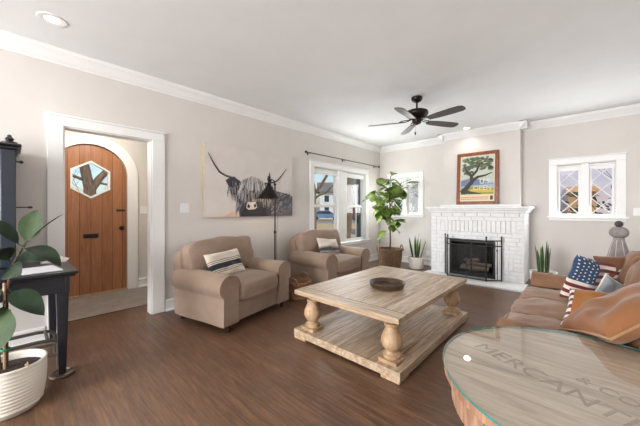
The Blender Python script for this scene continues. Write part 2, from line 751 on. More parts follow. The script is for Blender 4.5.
baseboard('baseboard_left', [('y', LX, 1, FY, 0.20), ('y', LX, 1, 1.24, BY)])
baseboard('baseboard_back', [('x', BY, -1, LX, -2.19), ('x', BY, -1, -0.69, RX)])
baseboard('baseboard_right', [('y', RX, -1, FY, BY)])
baseboard('baseboard_vestibule', [('y', -5.15, 1, -0.35, 0.17), ('y', -5.15, 1, 1.335, 1.75), ('x', 1.75, -1, -5.15, -3.82), ('x', -0.35, 1, -5.15, -3.82)])

# doorway casing and jamb
b = MB()
for (y0, y1) in ((0.215, 0.33), (1.10, 1.235)):
    b.box((LX, y0, 0), (LX + 0.022, y1, 2.033), T)
b.box((LX, 0.215, 2.033), (LX + 0.022, 1.235, 2.122), T)
b.box((LX, 0.200, 2.122), (LX + 0.034, 1.250, 2.142), T)
b.box((LX - WT, 0.33, 0), (LX + 0.004, 0.342, 2.033), T)
b.box((LX - WT, 1.088, 0), (LX + 0.004, 1.10, 2.033), T)
b.box((LX - WT, 0.342, 2.021), (LX + 0.004, 1.088, 2.033), T)
structure(b.build('trim_4', bevel=0.004))
# plaster arch round the front door
b = MB()
inner = [(0.32, 0.0), (0.32, 1.72)] + [(0.755 - 0.435 * math.cos(PI * i / 24), 1.72 + 0.435 * math.sin(PI * i / 24)) for i in range(1, 24)] + [(1.19, 1.72), (1.19, 0.0)]
outer = [(0.18, 0.0), (0.18, 1.72)] + [(0.755 - 0.575 * math.cos(PI * i / 24), 1.72 + 0.575 * math.sin(PI * i / 24)) for i in range(1, 24)] + [(1.33, 1.72), (1.33, 0.0)]
b.prism(outer + inner[::-1], 'x', -5.20, -5.12, T)
structure(b.build('trim_5', smooth=30, bevel=0.004))


# ---- windows
def window(name, loc, rz, w, h, parts, label):
    """an Empty at the sill; local x along the wall, y outward, z up"""
    o = thing(name, None, None, loc, rz)
    structure(o, label)
    for p in parts:
        p.parent = o
    return o


def casing(w, h, cw=0.105, head=0.11, mull=None, proj=0.022, apron=0.075, depth=WT):
    b_ = MB()
    b_.box((-w / 2 - cw, -proj, 0), (-w / 2, 0, h), T)
    b_.box((w / 2, -proj, 0), (w / 2 + cw, 0, h), T)
    b_.box((-w / 2 - cw, -proj, h), (w / 2 + cw, 0, h + head), T)
    b_.box((-w / 2 - cw - 0.012, -proj - 0.012, h + head), (w / 2 + cw + 0.012, 0, h + head + 0.018), T)
    b_.box((-w / 2, 0, 0), (-w / 2 + 0.012, depth, h), T)
    b_.box((w / 2 - 0.012, 0, 0), (w / 2, depth, h), T)
    b_.box((-w / 2, 0, h - 0.012), (w / 2, depth, h), T)
    if mull:
        b_.box((mull[0], -proj, 0), (mull[1], depth, h - 0.012), T)
    b_.box((-w / 2 - cw, -proj, -apron), (w / 2 + cw, 0, -0.022), T)
    return b_.build('window_casing', bevel=0.004)


def stool(w, cw=0.105, depth=WT, nose=0.055):
    b_ = MB()
    b_.box((-w / 2 - cw - 0.03, -nose, -0.022), (w / 2 + cw + 0.03, 0, 0.004), T)
    b_.box((-w / 2, 0, -0.022), (w / 2, depth, 0.004), T)
    return b_.build('window_sill', bevel=0.006)


def frame_rect(b_, x0, x1, z0, z1, y0, y1, st, m, bot=None):
    bt = bot or st
    b_.box((x0, y0, z0), (x0 + st, y1, z1), m)
    b_.box((x1 - st, y0, z0), (x1, y1, z1), m)
    b_.box((x0 + st, y0, z0), (x1 - st, y1, z0 + bt), m)
    b_.box((x0 + st, y0, z1 - st), (x1 - st, y1, z1), m)


def pane(x0, x1, z0, z1, y):
    b_ = MB()
    b_.box((x0, y - 0.002, z0), (x1, y + 0.002, z1), M['glass'])
    return b_.build('window_pane', smooth=False)


# double-hung pair in the left wall
w, h = 1.72, 1.50
pr = [casing(w, h, 0.11, 0.092, (-0.13, 0.13)), stool(w, 0.11)]
for (x0, x1) in ((-0.848, -0.13), (0.13, 0.848)):
    for (z0, z1, yy) in ((0.74, h - 0.012, 0.075), (0.004, 0.78, 0.045)):
        b = MB()
        frame_rect(b, x0, x1, z0, z1, yy, yy + 0.03, 0.045, T, 0.05)
        pr.append(b.build('window_sash', bevel=0.003))
        pr.append(pane(x0 + 0.045, x1 - 0.045, z0 + 0.05, z1 - 0.045, yy + 0.015))
    b = MB()
    b.box((x0 + 0.005, 0.02, h - 0.115), (x1 - 0.005, 0.026, h - 0.02), M['trim'])
    b.tube([(x0 + 0.005, 0.03, h - 0.04), (x1 - 0.005, 0.03, h - 0.04)], 0.022, M['trim'])
    b.box((x0 + 0.005, 0.015, h - 0.125), (x1 - 0.005, 0.031, h - 0.11), M['trim'])
    pr.append(b.build('roller_blind'))
window('window_1', (LX, 4.68, 0.53), R(90), w, h, pr, 'tall pair of double-hung windows')


# small twin casements with diamond lattice in the back wall
def lattice(b_, x0, x1, z0, z1, y):
    n = 3
    dz = (z1 - z0) / n
    for k in range(n):
        a, c = z0 + k * dz, z0 + (k + 1) * dz
        for (p, q) in (((x0, a), (x1, c)), ((x1, a), (x0, c))):
            d = Vector((q[0] - p[0], 0, q[1] - p[1]))
            s = Vector((-d.z, 0, d.x)).normalized() * 0.006
            P0, P1 = Vector((p[0], y, p[1])), Vector((q[0], y, q[1]))
            vs = []
            for yy in (-0.007, 0.007):
                o_ = Vector((0, yy, 0))
                vs += [P0 - s + o_, P1 - s + o_, P1 + s + o_, P0 + s + o_]
            b_.faces([tuple(v) for v in vs], [(0, 1, 2, 3), (7, 6, 5, 4), (0, 4, 5, 1), (2, 6, 7, 3), (1, 5, 6, 2), (3, 7, 4, 0)], T)


def small_window(name, cx, label):
    w_, h_ = 0.685, 0.865
    ps = [casing(w_, h_, 0.105, 0.09, (-0.05, 0.05), apron=0.06), stool(w_, 0.105, nose=0.05)]
    for (x0, x1) in ((-0.33, -0.05), (0.05, 0.33)):
        b_ = MB()
        frame_rect(b_, x0, x1, 0.004, h_ - 0.012, 0.04, 0.07, 0.028, T, 0.05)
        lattice(b_, x0 + 0.02, x1 - 0.02, 0.05, h_ - 0.05, 0.05)
        ps.append(b_.build('window_sash', bevel=0.002))
        ps.append(pane(x0 + 0.028, x1 - 0.028, 0.05, h_ - 0.04, 0.056))
    b_ = MB()
    b_.tube([(-0.335, 0.02, h_ - 0.035), (0.335, 0.02, h_ - 0.035)], 0.02, M['trim'])
    b_.box((-0.33, 0.012, h_ - 0.11), (0.33, 0.018, h_ - 0.03), M['trim'])
    ps.append(b_.build('roller_blind'))
    return window(name, (cx, BY, 1.10), 0, w_, h_, ps, label)


small_window('window_2', 0.0225, 'small twin window with diamond lattice above the sofa')
small_window('window_3', -3.0425, 'small twin window with diamond lattice behind the fig tree')
for k, (x0, x1) in enumerate(REAR):  # frames of the added rear windows, out of view
    b = MB()
    frame_rect(b, x0, x1, 0.6, 2.35, FY - 0.08, FY - 0.04, 0.06, T)
    o = structure(b.build('window_%d' % (k + 4), bevel=0.003))

# ---- front door in the arch
t = NT('cedar_planks')
sx = t.n('ShaderNodeSeparateXYZ')
t.l(t.coords(), sx.inputs[0])
cb = t.n('ShaderNodeCombineXYZ')
t.l(sx.outputs[2], cb.inputs[0])
t.l(sx.outputs[1], cb.inputs[1])
br = t.n('ShaderNodeTexBrick')
br.offset = 0.0
t.l(cb.outputs[0], br.inputs['Vector'])
for k, v in (('Color1', (0, 0, 0, 1)), ('Color2', (1, 1, 1, 1)), ('Mortar', (0.5, 0.5, 0.5, 1))):
    br.inputs[k].default_value = v
for k, v in (('Scale', 1.0), ('Mortar Size', 0.0025), ('Mortar Smooth', 0.2), ('Brick Width', 40.0), ('Row Height', 0.127)):
    br.inputs[k].default_value = v
g = t.noise(t.coords((1, 16, 1.0)), 2.4, 8, 0.65, 1.2)
col = t.ramp(g, [(0.25, (120, 74, 46)), (0.5, (158, 105, 70)), (0.75, (188, 134, 94))])
col = t.mix(col, t.ramp(br.outputs['Color'], [(0, (138, 88, 56)), (1, (180, 124, 84))]), 0.35)
col = t.mix(col, (60, 32, 18), br.outputs['Fac'])
t.base(col)
t.bump(g, 0.08, 0.003)
M['cedar'] = t.set(rough=0.42, coat=0.15)

door = structure(thing('door_1', None, None, (-5.19, 0.755, 0)), 'arched front door of cedar planks with a hexagonal window')
hexo = [(0.262 * math.cos(R(90 + 60 * i)) * 0.99, 1.65 + 0.27 * math.sin(R(90 + 60 * i))) for i in range(6)]   # points up and down
tp, ul, ll, bt, lr, ur = hexo
r_ = 0.432
arcL = [(-r_ * math.cos(PI / 2 * i / 12), 1.72 + r_ * math.sin(PI / 2 * i / 12)) for i in range(13)]
left = [(0, 0.0), (0, bt[1]), ll, ul, (0, tp[1]), (0, 1.72 + r_)] + arcL[::-1][1:] + [(-r_, 0.0)]
b = MB()
b.prism(left, 'x', -0.022, 0.022, M['cedar'])
b.prism([(-y, z) for y, z in left], 'x', -0.022, 0.022, M['cedar'])
b.build('door_leaf', door, smooth=False)
b = MB()
hin = [(y * 0.90, 1.65 + (z - 1.65) * 0.90) for y, z in hexo]
b.prism(hexo, 'x', -0.03, 0.034, M['trim'], hole=hin)
b.build('window_frame', door, smooth=False)
b = MB()
b.prism(hin, 'x', -0.003, 0.003, M['glass'])
b.build('window_pane', door, smooth=False)
b = MB()
b.box((0.022, -0.085, 0.815), (0.032, 0.085, 0.875), M['black'])
b.box((0.032, -0.065, 0.828), (0.036, 0.065, 0.862), M['bronze'])
b.build('mail_slot', door, bevel=0.002)
b = MB()
b.box((0.022, 0.30, 1.195), (0.035, 0.41, 1.225), M['black'])
b.build('door_bolt', door, bevel=0.003)
b = MB()
b.lathe([(0.03, 0.022), (0.03, 0.03), (0.012, 0.034), (0.012, 0.055), (0.026, 0.062), (0.03, 0.075), (0.02, 0.088)], M['bronze'], tr(0, 0.365, 0.94) @ rot('Y', 90), 16)
b.build('door_knob', door)
b = MB()
b.box((-0.02, -0.43, 0.0), (0.045, 0.43, 0.02), M['pine_leg'])
b.build('door_threshold', door, bevel=0.003)


# ------------------------------------------------------------------ outside
t = NT('winter_lawn')
v = t.coords()
f1 = t.noise(v, 0.5, 5)
f2 = t.noise(v, 30, 3)
t.base(t.mix(t.ramp(f1, [(0.3, (150, 130, 88)), (0.55, (176, 154, 112)), (0.75, (124, 128, 76))]), t.ramp(f2, [(0.3, (120, 104, 70)), (0.7, (190, 170, 128))]), 0.4))
M['lawn'] = t.set(rough=0.95)
M['street'] = paint('asphalt', (120, 120, 124), 0.9, 8, 0.1, 2)
M['concrete'] = paint('pale_concrete', (190, 184, 174), 0.9, 8, 0.1, 2)
M['tree'] = wood('winter_bark', (62, 48, 38), (104, 84, 66), (150, 124, 100), (9, 9, 1.4), 0.95, 3, bump=0.6)
M['white_siding'] = paint('white_siding', (226, 226, 226), 0.7, 4, 0.05)
M['lilac_siding'] = paint('lilac_grey_siding', (226, 222, 238), 0.7, 5, 0.05)
M['tan_wall'] = paint('ochre_wall', (206, 160, 112), 0.8, 8, 0.1)
M['redbrick'] = paint('red_brown_brick', (134, 84, 64), 0.9, 14, 0.3, 10)
M['roof'] = paint('grey_shingles', (104, 100, 100), 0.9, 10, 0.3, 8)
M['darkglass'] = paint('dark_window_glass', (52, 60, 70), 0.15, 6, 0)
M['carpaint'] = paint('blue_car_paint', (96, 122, 164), 0.25, 4, 0)
M['tyre'] = paint('tyre_rubber', (26, 26, 27), 0.8, 3, 0.05)
M['shrub'] = leafmat('dark_shrub_leaf', (38, 46, 36), (74, 84, 62), 0.7)

GZ = -0.45
b = MB()
b.box((-120, -60, GZ - 0.2), (60, 120, GZ), M['lawn'])
structure(b.build('ground_lawn'))
b = MB()
d1 = Vector((0.734, 0.679, 0))
b.box((-80, -3, GZ), (80, 3, GZ + 0.02), M['street'], tr(-24, 27, 0) @ Matrix.Rotation(math.atan2(0.679, 0.734), 4, 'Z'))
structure(b.build('ground_street'))
b = MB()
b.box((-80, -0.7, GZ), (80, 0.7, GZ + 0.03), M['concrete'], tr(-11.5, 14, 0) @ Matrix.Rotation(math.atan2(0.679, 0.734), 4, 'Z'))
structure(b.build('ground_sidewalk'))


def tree(label, loc, trunk, height, seed, depth=5, lean=(0, 0), split=0.42, group=None, spread=0.6, limbs=None):
    rnd = random.Random(seed)
    b_ = MB()

    def grow(p, d, L, r, lev):
        pts, rs = [p], [r]
        n = 4 if lev < 3 else 3
        for i in range(n):
            d = (d + Vector((rnd.uniform(-1, 1), rnd.uniform(-1, 1), rnd.uniform(-0.4, 0.7))) * 0.13).normalized()
            p = p + d * (L / n)
            pts.append(p)
            rs.append(r * (1 - 0.38 * (i + 1) / n))
        b_.tube(pts, rs, M['tree'], 9 if lev < 2 else (5 if lev < 4 else 3))
        if lev >= depth:
            return
        k = 2 if lev == 0 else rnd.choice((2, 3, 3))
        for j in range(k):
            a = rnd.uniform(0, 2 * PI)
            q = rnd.choice((len(pts) - 1, len(pts) - 1, len(pts) - 2)) if j else len(pts) - 1
            nd = (d + Vector((math.cos(a), math.sin(a), rnd.uniform(-0.1, 0.5))) * spread * rnd.uniform(0.7, 1.3)).normalized()
            grow(pts[q], nd, L * rnd.uniform(0.62, 0.86), rs[q] * rnd.uniform(0.6, 0.78), lev + 1)
    if limbs:
        for (pts, r0, r1, lev, L) in limbs:
            pts = [Vector(p) for p in pts]
            n = len(pts) - 1
            b_.tube(pts, [r0 + (r1 - r0) * i / n for i in range(n + 1)], M['tree'], 10)
            if lev is not None:
                for j in range(3):
                    d = (pts[-1] - pts[-2]).normalized() + Vector((rnd.uniform(-1, 1), rnd.uniform(-1, 1), rnd.uniform(-0.5, 0.6))) * spread
                    grow(pts[-1], d.normalized(), L, r1 * 0.7, lev)
    else:
        grow(Vector((0, 0, -0.1)), Vector((lean[0], lean[1], 1)).normalized(), height * split, trunk, 0)
    t_ = thing('bare_tree', label, 'tree', loc, 0, group)
    b_.build('trunk_and_branches', t_, smooth=60)
    return t_


tree('bare tree with a thick forked trunk close outside the front door', (-8.3, 1.22, GZ), 0.15, 6.6, 4, 6, spread=0.8, limbs=[
    ([(0, 0.02, -0.1), (0, 0.0, 0.8), (0, -0.02, 1.6), (0.02, -0.03, 2.15)], 0.16, 0.115, None, 0),
    ([(0.02, -0.03, 2.10), (0.04, -0.12, 2.6), (0.06, -0.26, 3.2), (0.06, -0.34, 3.9)], 0.105, 0.08, 2, 1.1),
    ([(0.02, -0.02, 2.10), (0.0, 0.14, 2.38), (-0.02, 0.32, 2.62), (-0.02, 0.44, 3.2)], 0.085, 0.06, 2, 1.0),
    ([(0.02, -0.06, 2.30), (0.10, -0.35, 2.42), (0.14, -0.62, 2.46), (0.16, -0.9, 2.62)], 0.035, 0.02, 3, 0.55),
    ([(0.04, -0.16, 2.70), (0.10, -0.45, 2.62), (0.12, -0.75, 2.78)], 0.03, 0.018, 3, 0.5),
    ([(0.0, 0.10, 2.30), (0.06, 0.32, 2.25), (0.06, 0.55, 2.38)], 0.03, 0.018, 3, 0.45),
    ([(0.02, -0.04, 1.95), (0.10, -0.30, 1.98), (0.16, -0.60, 2.15)], 0.025, 0.014, 3, 0.5)])
tree('twiggy small bare tree standing well beyond the front door', (-12.5, 1.75, GZ), 0.06, 4.4, 77, 6, (0, 0), 0.28, spread=0.9)
tree('dark bare tree framed in the nearer sash of the tall window pair', (-9.74, 10.0, GZ), 0.13, 7.5, 11, 6, spread=0.8, limbs=[
    ([(0, 0, -0.1), (0.03, 0.02, 1.0), (0.0, 0.0, 2.0), (0.05, 0.05, 2.6)], 0.17, 0.13, None, 0),
    ([(0.05, 0.05, 2.5), (-0.03, -0.03, 3.2), (0.02, 0.02, 4.2)], 0.11, 0.08, 2, 1.3),
    ([(0.03, 0.03, 2.4), (0.25, 0.23, 2.75), (0.50, 0.46, 3.3), (0.55, 0.51, 4.0)], 0.09, 0.06, 2, 1.1),
    ([(0.0, 0.0, 2.1), (0.22, 0.2, 2.35), (0.5, 0.46, 2.5), (0.72, 0.66, 2.85)], 0.06, 0.035, 3, 0.7),
    ([(0.0, 0.0, 1.9), (-0.2, -0.18, 2.3), (-0.3, -0.28, 2.9)], 0.05, 0.03, 3, 0.7)])
tree('bare tree with a pale thick trunk seen in the farther tall window sash', (-6.87, 8.82, GZ), 0.16, 9, 23, 5, (0.0, 0.0), 0.42)
tree('bare tree across the street to one side of the white house', (-31.5, 29.5, GZ), 0.3, 12, 31, 6, (0, 0), 0.3)
tree('bare young tree behind the lattice window above the sofa', (1.0, 11.9, GZ), 0.07, 4.4, 41, 6, (0.05, 0), 0.3)
tree('bare young tree behind the lattice window next to the fig tree', (-3.6, 9.3, GZ), 0.06, 4.6, 51, 6, (0.05, 0), 0.3)


def house(name, label, loc, rz, w, d, h, wall, wins, roof=True, door=None):
    t_ = thing(name, label, 'house', loc, rz)
    b_ = MB()
    b_.box((-w / 2, 0, 0), (w / 2, d, h), wall)
    b_.build('house_walls', t_, smooth=False)
    if roof:
        b_ = MB()
        b_.prism([(-0.5, h), (d + 0.5, h), (d / 2, h + d * 0.32)], 'x', -w / 2 - 0.5, w / 2 + 0.5, M['roof'])
        b_.build('house_roof', t_, smooth=False)
    for (x, z, ww, hh) in wins:
        b_ = MB()
        b_.box((x - ww / 2, -0.03, z), (x + ww / 2, 0.02, z + hh), M['darkglass'])
        frame_rect(b_, x - ww / 2 - 0.08, x + ww / 2 + 0.08, z - 0.08, z + hh + 0.08, -0.06, 0.0, 0.08, M['trim'])
        b_.build('house_window', t_, smooth=False)
    if door:
        x, ww, hh = door
        b_ = MB()
        b_.box((x - ww / 2, -0.05, 0.2), (x + ww / 2, 0.0, 0.2 + hh), M['tan_wall'])
        b_.build('house_door', t_, smooth=False)
    return t_


FWD = R(42.8)
house('white_house', 'two-storey white house across the street beyond the parked car', (-31.2, 37.6, GZ), FWD, 5.4, 6, 4.6, M['white_siding'],
      [(-1.5, 0.9, 0.8, 1.2), (1.6, 0.9, 0.8, 1.2), (-1.5, 2.9, 0.8, 1.1), (1.6, 2.9, 0.8, 1.1)], door=(0.1, 0.9, 2.0))
house('brick_house', 'red-brown brick house with grey roof across the street', (-21.5, 34.5, GZ), R(40), 5.5, 6, 2.5, M['redbrick'],
      [(-1.5, 0.8, 0.9, 1.0), (1.6, 0.8, 0.9, 1.0)], door=(0, 0.9, 1.9))
pp = thing('porch_post', 'slim dark porch post just outside the farther tall window sash', 'post', (-5.15, 7.35, GZ))
b = MB()
b.box((-0.055, -0.055, 0.0), (0.055, 0.055, 2.9), M['navy'])
b.build('shaft', pp, bevel=0.006)
b = MB()
b.box((-0.09, -0.09, 0.0), (0.09, 0.09, 0.12), M['navy'])
b.build('base', pp, bevel=0.006)
b = MB()
b.box((-0.09, -0.09, 2.82), (0.09, 0.09, 2.95), M['navy'])
b.build('cap', pp, bevel=0.006)
h1 = house('neighbour_house', 'lilac-grey neighbouring house seen through the lattice window above the sofa', (2.4, 15.5, GZ), 0, 9, 8, 4.4, M['lilac_siding'],
           [(1.5, 1.4, 0.9, 1.3)])
b = MB()
b.box((-2.80, -1.6, 0), (-2.06, 0, 2.3), M['tan_wall'])
b.prism([(-1.7, 2.3), (0.0, 2.3), (0.0, 2.6)], 'x', -2.9, -1.96, M['tan_wall'])
b.build('house_porch', h1, smooth=False)
house('garage', 'white neighbouring garage seen through the window beside the fig tree', (-7.4, 14.5, GZ), 0, 6, 6, 3.2, M['white_siding'], [(0, 1.2, 0.8, 1.0)])


def shrub(label, loc, r, seed):
    rnd = random.Random(seed)
    b_ = MB()
    for i in range(420):
        a, z = rnd.uniform(0, 2 * PI), rnd.uniform(0.05, 1)
        q = r * (0.4 + 0.6 * rnd.random()) * math.sqrt(max(0.05, 1 - (z - 0.35) ** 2 * 1.6))
        p = Vector((q * math.cos(a), q * math.sin(a), z * r * 1.5))
        d = Vector((math.cos(a), math.sin(a), rnd.uniform(0.1, 1))) * rnd.uniform(0.10, 0.2)
        b_.leaf(p, p + d, 0.07, M['shrub'], (rnd.uniform(-1, 1), rnd.uniform(-1, 1), 1), n=3)
    t_ = thing('shrub', label, 'shrub', loc)
    b_.build('foliage', t_, smooth=60)
    b_ = MB()
    for k in range(7):
        a = k * 0.9
        b_.tube([(0, 0, -0.05), (0.3 * r * math.cos(a), 0.3 * r * math.sin(a), r * 0.5), (0.6 * r * math.cos(a), 0.6 * r * math.sin(a), r * 1.1)], [0.02, 0.014, 0.005], M['tree'], 5)
    b_.build('stems', t_)


shrub('dark rounded shrub close behind the lattice window above the sofa', (0.62, 9.0, GZ), 1.36, 3)
shrub('low dark shrub standing before the ochre porch of the neighbouring house', (-0.75, 10.6, GZ), 0.9, 5)

car = thing('parked_car', 'blue car with pale glasshouse parked along the street', 'car', (-27.8, 31.2, GZ + 0.02), R(42.8))
b = MB()
prof = [(-2.2, 0.35), (2.2, 0.35), (2.25, 0.75), (1.9, 0.85), (1.2, 0.95), (0.6, 1.42), (-1.0, 1.45), (-1.7, 0.98), (-2.2, 0.9), (-2.28, 0.6)]
b.prism(prof, 'y', -0.88, 0.88, M['carpaint'])
b.build('car_body', car, bevel=0.06)
b = MB()
b.prism([(0.95, 0.98), (0.52, 1.36), (-0.95, 1.38), (-1.5, 1.0)], 'y', -0.90, 0.90, M['darkglass'])
b.build('car_windows', car)
for x in (-1.4, 1.4):
    for y in (-0.82, 0.82):
        b = MB()
        b.lathe([(0.2, -0.1), (0.33, -0.1), (0.33, 0.1), (0.2, 0.1)], M['tyre'], tr(x, y, 0.33) @ rot('X', 90), 20)
        b.build('wheel', car)

# ------------------------------------------------------------------ fireplace
fp = thing('fireplace', 'white painted brick fireplace with mantel shelf on the back wall', 'fireplace', (-1.44, 5.58, 0))
# local: x -0.75..0.75, y 0 (face) .. 0.61 (wall)
OX0, OX1, OZ = -0.40, 0.34, 0.67
BW, MO = M['brickwhite'], M['mortar']
b = MB()
b.box((-0.745, 0.008, 0), (OX0, 0.395, 1.17), MO)
b.box((OX1, 0.008, 0), (0.745, 0.395, 1.17), MO)
b.box((OX0, 0.008, OZ), (OX1, 0.395, 1.17), MO)
b.box((-0.745, 0.395, 0), (0.745, 0.6, 1.17), MO)
b.build('brick_core', fp, smooth=False)
b = MB()
rnd = random.Random(5)


def brick(x0, x1, z0, z1, y=0.0):
    j = rnd.uniform(-0.002, 0.002)
    b.box((x0 + 0.0045, y + j, z0 + 0.0045), (x1 - 0.0045, y + 0.03, z1 - 0.0045), BW)


def course(x0, x1, z0, z1, off, y=0.0, L=0.205):
    x = x0 - off
    while x < x1 - 1e-4:
        a, e = max(x, x0), min(x + L, x1)
        if e - a > 0.02:
            brick(a, e, z0, z1, y)
        x += L


CH = 0.0685
for k in range(17):
    z0, z1 = k * CH, (k + 1) * CH
    off = 0.10 if k % 2 else 0.0
    yo = -0.012 if k >= 16 else 0.0
    if 12 <= k <= 14:      # soldier band
        course(-0.75, -0.64, z0, z1, off)
        course(0.64, 0.75, z0, z1, off)
        continue
    runs = [(-0.75, 0.75)] if z1 > OZ + 0.03 else [(-0.75, OX0), (OX1, 0.75)]
    for (a, e) in runs:
        if 3 <= k <= 5:
            if a == -0.75:
                course(a, -0.64, z0, z1, off)
            else:
                course(0.60, e, z0, z1, off)
            continue
        course(a, e, z0, z1, off, yo)
x = -0.64
while x < 0.64 - 0.03:
    brick(x, x + 0.0711, 12 * CH, 15 * CH, 0.002 if int(x * 30) % 2 else -0.008)
    x += 0.0711
for (a, e) in ((-0.64, OX0), (OX1, 0.60)):
    n = round((e - a) / 0.068)
    for i in range(n):
        brick(a + (e - a) * i / n, a + (e - a) * (i + 1) / n, 3 * CH, 6 * CH, -0.006 if i % 2 else 0.0)
for k in range(17):        # the returns to the wall
    for sx_ in (-1, 1):
        yy = 0.02 if k % 2 else -0.002
        while yy < 0.6:
            e = min(yy + 0.205, 0.6)
            xa, xb = (0.72, 0.75) if sx_ > 0 else (-0.75, -0.72)
            b.box((xa, yy + 0.0045, k * CH + 0.0045), (xb, e - 0.0045, (k + 1) * CH - 0.0045), BW)
            yy = e
b.build('brick_facing', fp, bevel=0.003, bseg=1, smooth=False)
b = MB()
b.box((-0.775, -0.03, 1.165), (0.775, 0.608, 1.205), BW)
b.box((-0.80, -0.06, 1.205), (0.80, 0.608, 1.235), BW)
b.box((-0.825, -0.09, 1.235), (0.825, 0.608, 1.272), BW)
b.build('mantel_shelf', fp, bevel=0.006)
b = MB()
b.box((-0.80, -0.52, 0.0), (0.80, -0.004, 0.03), BW)
b.build('hearth', fp, bevel=0.005)
M['soot'] = paint('sooted_firebrick', (44, 42, 41), 0.95, 10, 0.4, 12)
b = MB()
b.box((OX0, 0.03, 0.002), (OX0 + 0.015, 0.39, OZ), M['soot'])
b.box((OX1 - 0.015, 0.03, 0.002), (OX1, 0.39, OZ), M['soot'])
b.box((OX0, 0.375, 0.002), (OX1, 0.39, OZ), M['soot'])
b.box((OX0, 0.0, 0.0), (OX1, 0.39, 0.03), M['soot'])
b.box((OX0, 0.03, OZ - 0.015), (OX1, 0.39, OZ), M['soot'])
b.build('firebox', fp, smooth=False)
b = MB()
frame_rect(b, OX0 - 0.005, OX1 + 0.005, 0.032, OZ - 0.002, -0.004, 0.02, 0.035, M['black'], 0.06)
b.box((-0.04, -0.004, 0.09), (-0.018, 0.02, OZ - 0.035), M['black'])
b.box((OX0 + 0.03, -0.006, OZ - 0.10), (OX1 - 0.03, 0.016, OZ - 0.085), M['black'])
b.build('insert_frame', fp, bevel=0.003)
b = MB()
for i in range(9):
    x = OX0 + 0.1 + i * 0.068
    b.tube([(x, 0.10, 0.10), (x, 0.30, 0.10), (x, 0.30, 0.13)], 0.007, M['black'], 6)
for y in (0.14, 0.28):
    b.tube([(OX0 + 0.08, y, 0.093), (OX1 - 0.08, y, 0.093)], 0.007, M['black'], 6)
    for x in (OX0 + 0.09, OX1 - 0.09):
        b.tube([(x, y, 0.03), (x, y, 0.093)], 0.007, M['black'], 6)
b.build('fire_grate', fp)
M['log'] = wood('pale_fire_log', (110, 92, 78), (160, 140, 122), (196, 178, 160), (1.5, 12, 12), 0.85, 4, bump=0.5)
for (x, y, z, ln, a, tl, r0) in ((-0.02, 0.15, 0.148, 0.46, 4, 0, 0.040), (-0.05, 0.26, 0.150, 0.42, -5, 0, 0.040), (0.04, 0.205, 0.222, 0.40, 16, 6, 0.036), (-0.08, 0.20, 0.288, 0.30, -22, -8, 0.03)):
    b = MB()
    b.tube([(ln * (u - 0.5), 0.006 * math.sin(u * 9), 0.004 * math.cos(u * 7)) for u in [i / 8 for i in range(9)]],
           [r0 * (1 + 0.10 * math.sin(i * 2.1 + x * 30)) for i in range(9)], M['log'], 10)
    o = b.build('fire_log', smooth=50)
    o.location = (-1.44 + x, 5.58 + y, z)
    o.rotation_euler = (0, R(tl), R(a))
    tag(o, 'pale log lying in the dark firebox of the white brick fireplace', 'log', 'logs in the firebox')

# folding screen on the hearth
sc_ = thing('fireplace_screen', 'black iron three-panel folding screen standing on the white hearth', 'fire screen', (-1.475, 5.31, 0.03))


def panel(name, p0, p1, h, arch=0.0, vbars=()):
    b_ = MB()
    P0, P1 = Vector(p0), Vector(p1)
    up = Vector((0, 0, 1))
    for p in (P0, P1):
        b_.tube([p, p + up * (h + 0.05)], 0.011, M['black'], 8)
        b_.ball(p + up * (h + 0.06), 0.015, M['black'], 8)
    for zz in (0.015, h - 0.09, h):
        b_.tube([P0 + up * zz, P1 + up * zz], 0.009, M['black'], 8)
    for v_ in vbars:
        q = P0.lerp(P1, v_)
        b_.tube([q + up * 0.015, q + up * (h - 0.0)], 0.006, M['black'], 6)
    return b_.build(name, sc_)


pc = panel('centre_panel', (-0.31, 0, 0), (0.30, 0, 0), 0.67, vbars=(0.5,))
panel('side_panel', (0.302, 0.004, 0), (0.485, 0.19, 0), 0.67, vbars=(0.72,))
panel('side_panel', (-0.312, 0.004, 0), (-0.425, 0.205, 0), 0.67, vbars=(0.5,))
t = NT('black_wire_mesh')
w1 = t.n('ShaderNodeTexChecker')
w1.inputs['Scale'].default_value = 90
t.l(t.coords(), w1.inputs['Vector'])
nt = t.t
out = [n for n in nt.nodes if n.type == 'OUTPUT_MATERIAL'][0]
trn = t.n('ShaderNodeBsdfTransparent')
mx = t.n('ShaderNodeMixShader')
mx.inputs[0].default_value = 0.28
t.base((20, 20, 21))
t.set(rough=0.6)
t.l(trn.outputs[0], mx.inputs[1])
t.l(t.b.outputs[0], mx.inputs[2])
t.l(mx.outputs[0], out.inputs[0])
M['mesh'] = t.m
b = MB()
b.box((-0.285, -0.001, 0.02), (0.29, 0.001, 0.57), M['mesh'])
b.build('wire_mesh', sc_, smooth=False)
b = MB()
b.tube([(0.435, 0.125, 0.50), (0.435, 0.115, 0.50), (0.435, 0.108, 0.47), (0.435, 0.11, 0.12)], 0.006, M['black'], 6)
b.ball((0.435, 0.108, 0.51), 0.016, M['black'], 8)
b.build('handle', sc_)

# ledge and the framed poster above the mantel
b = MB()
b.box((-2.095, 5.79, 1.272), (-0.79, 5.979, 1.312), BW)
structure(b.build('trim_6', bevel=0.004))
M['frame_wood'] = wood('reddish_frame_wood', (84, 40, 20), (128, 66, 34), (156, 88, 50), (6, 6, 6), 0.35, 3)
M['sheet'] = paint('white_printed_sheet', (226, 228, 232), 0.3, 5, 0)
M['paper'] = paint('cream_poster_paper', (226, 214, 186), 0.6, 4, 0)
pic = thing('framed_poster', 'reddish wood framed poster of a gnarled tree leaning above the mantel', 'picture', (-1.465, 5.895, 1.3125), rot=(R(-4.2), 0, 0))
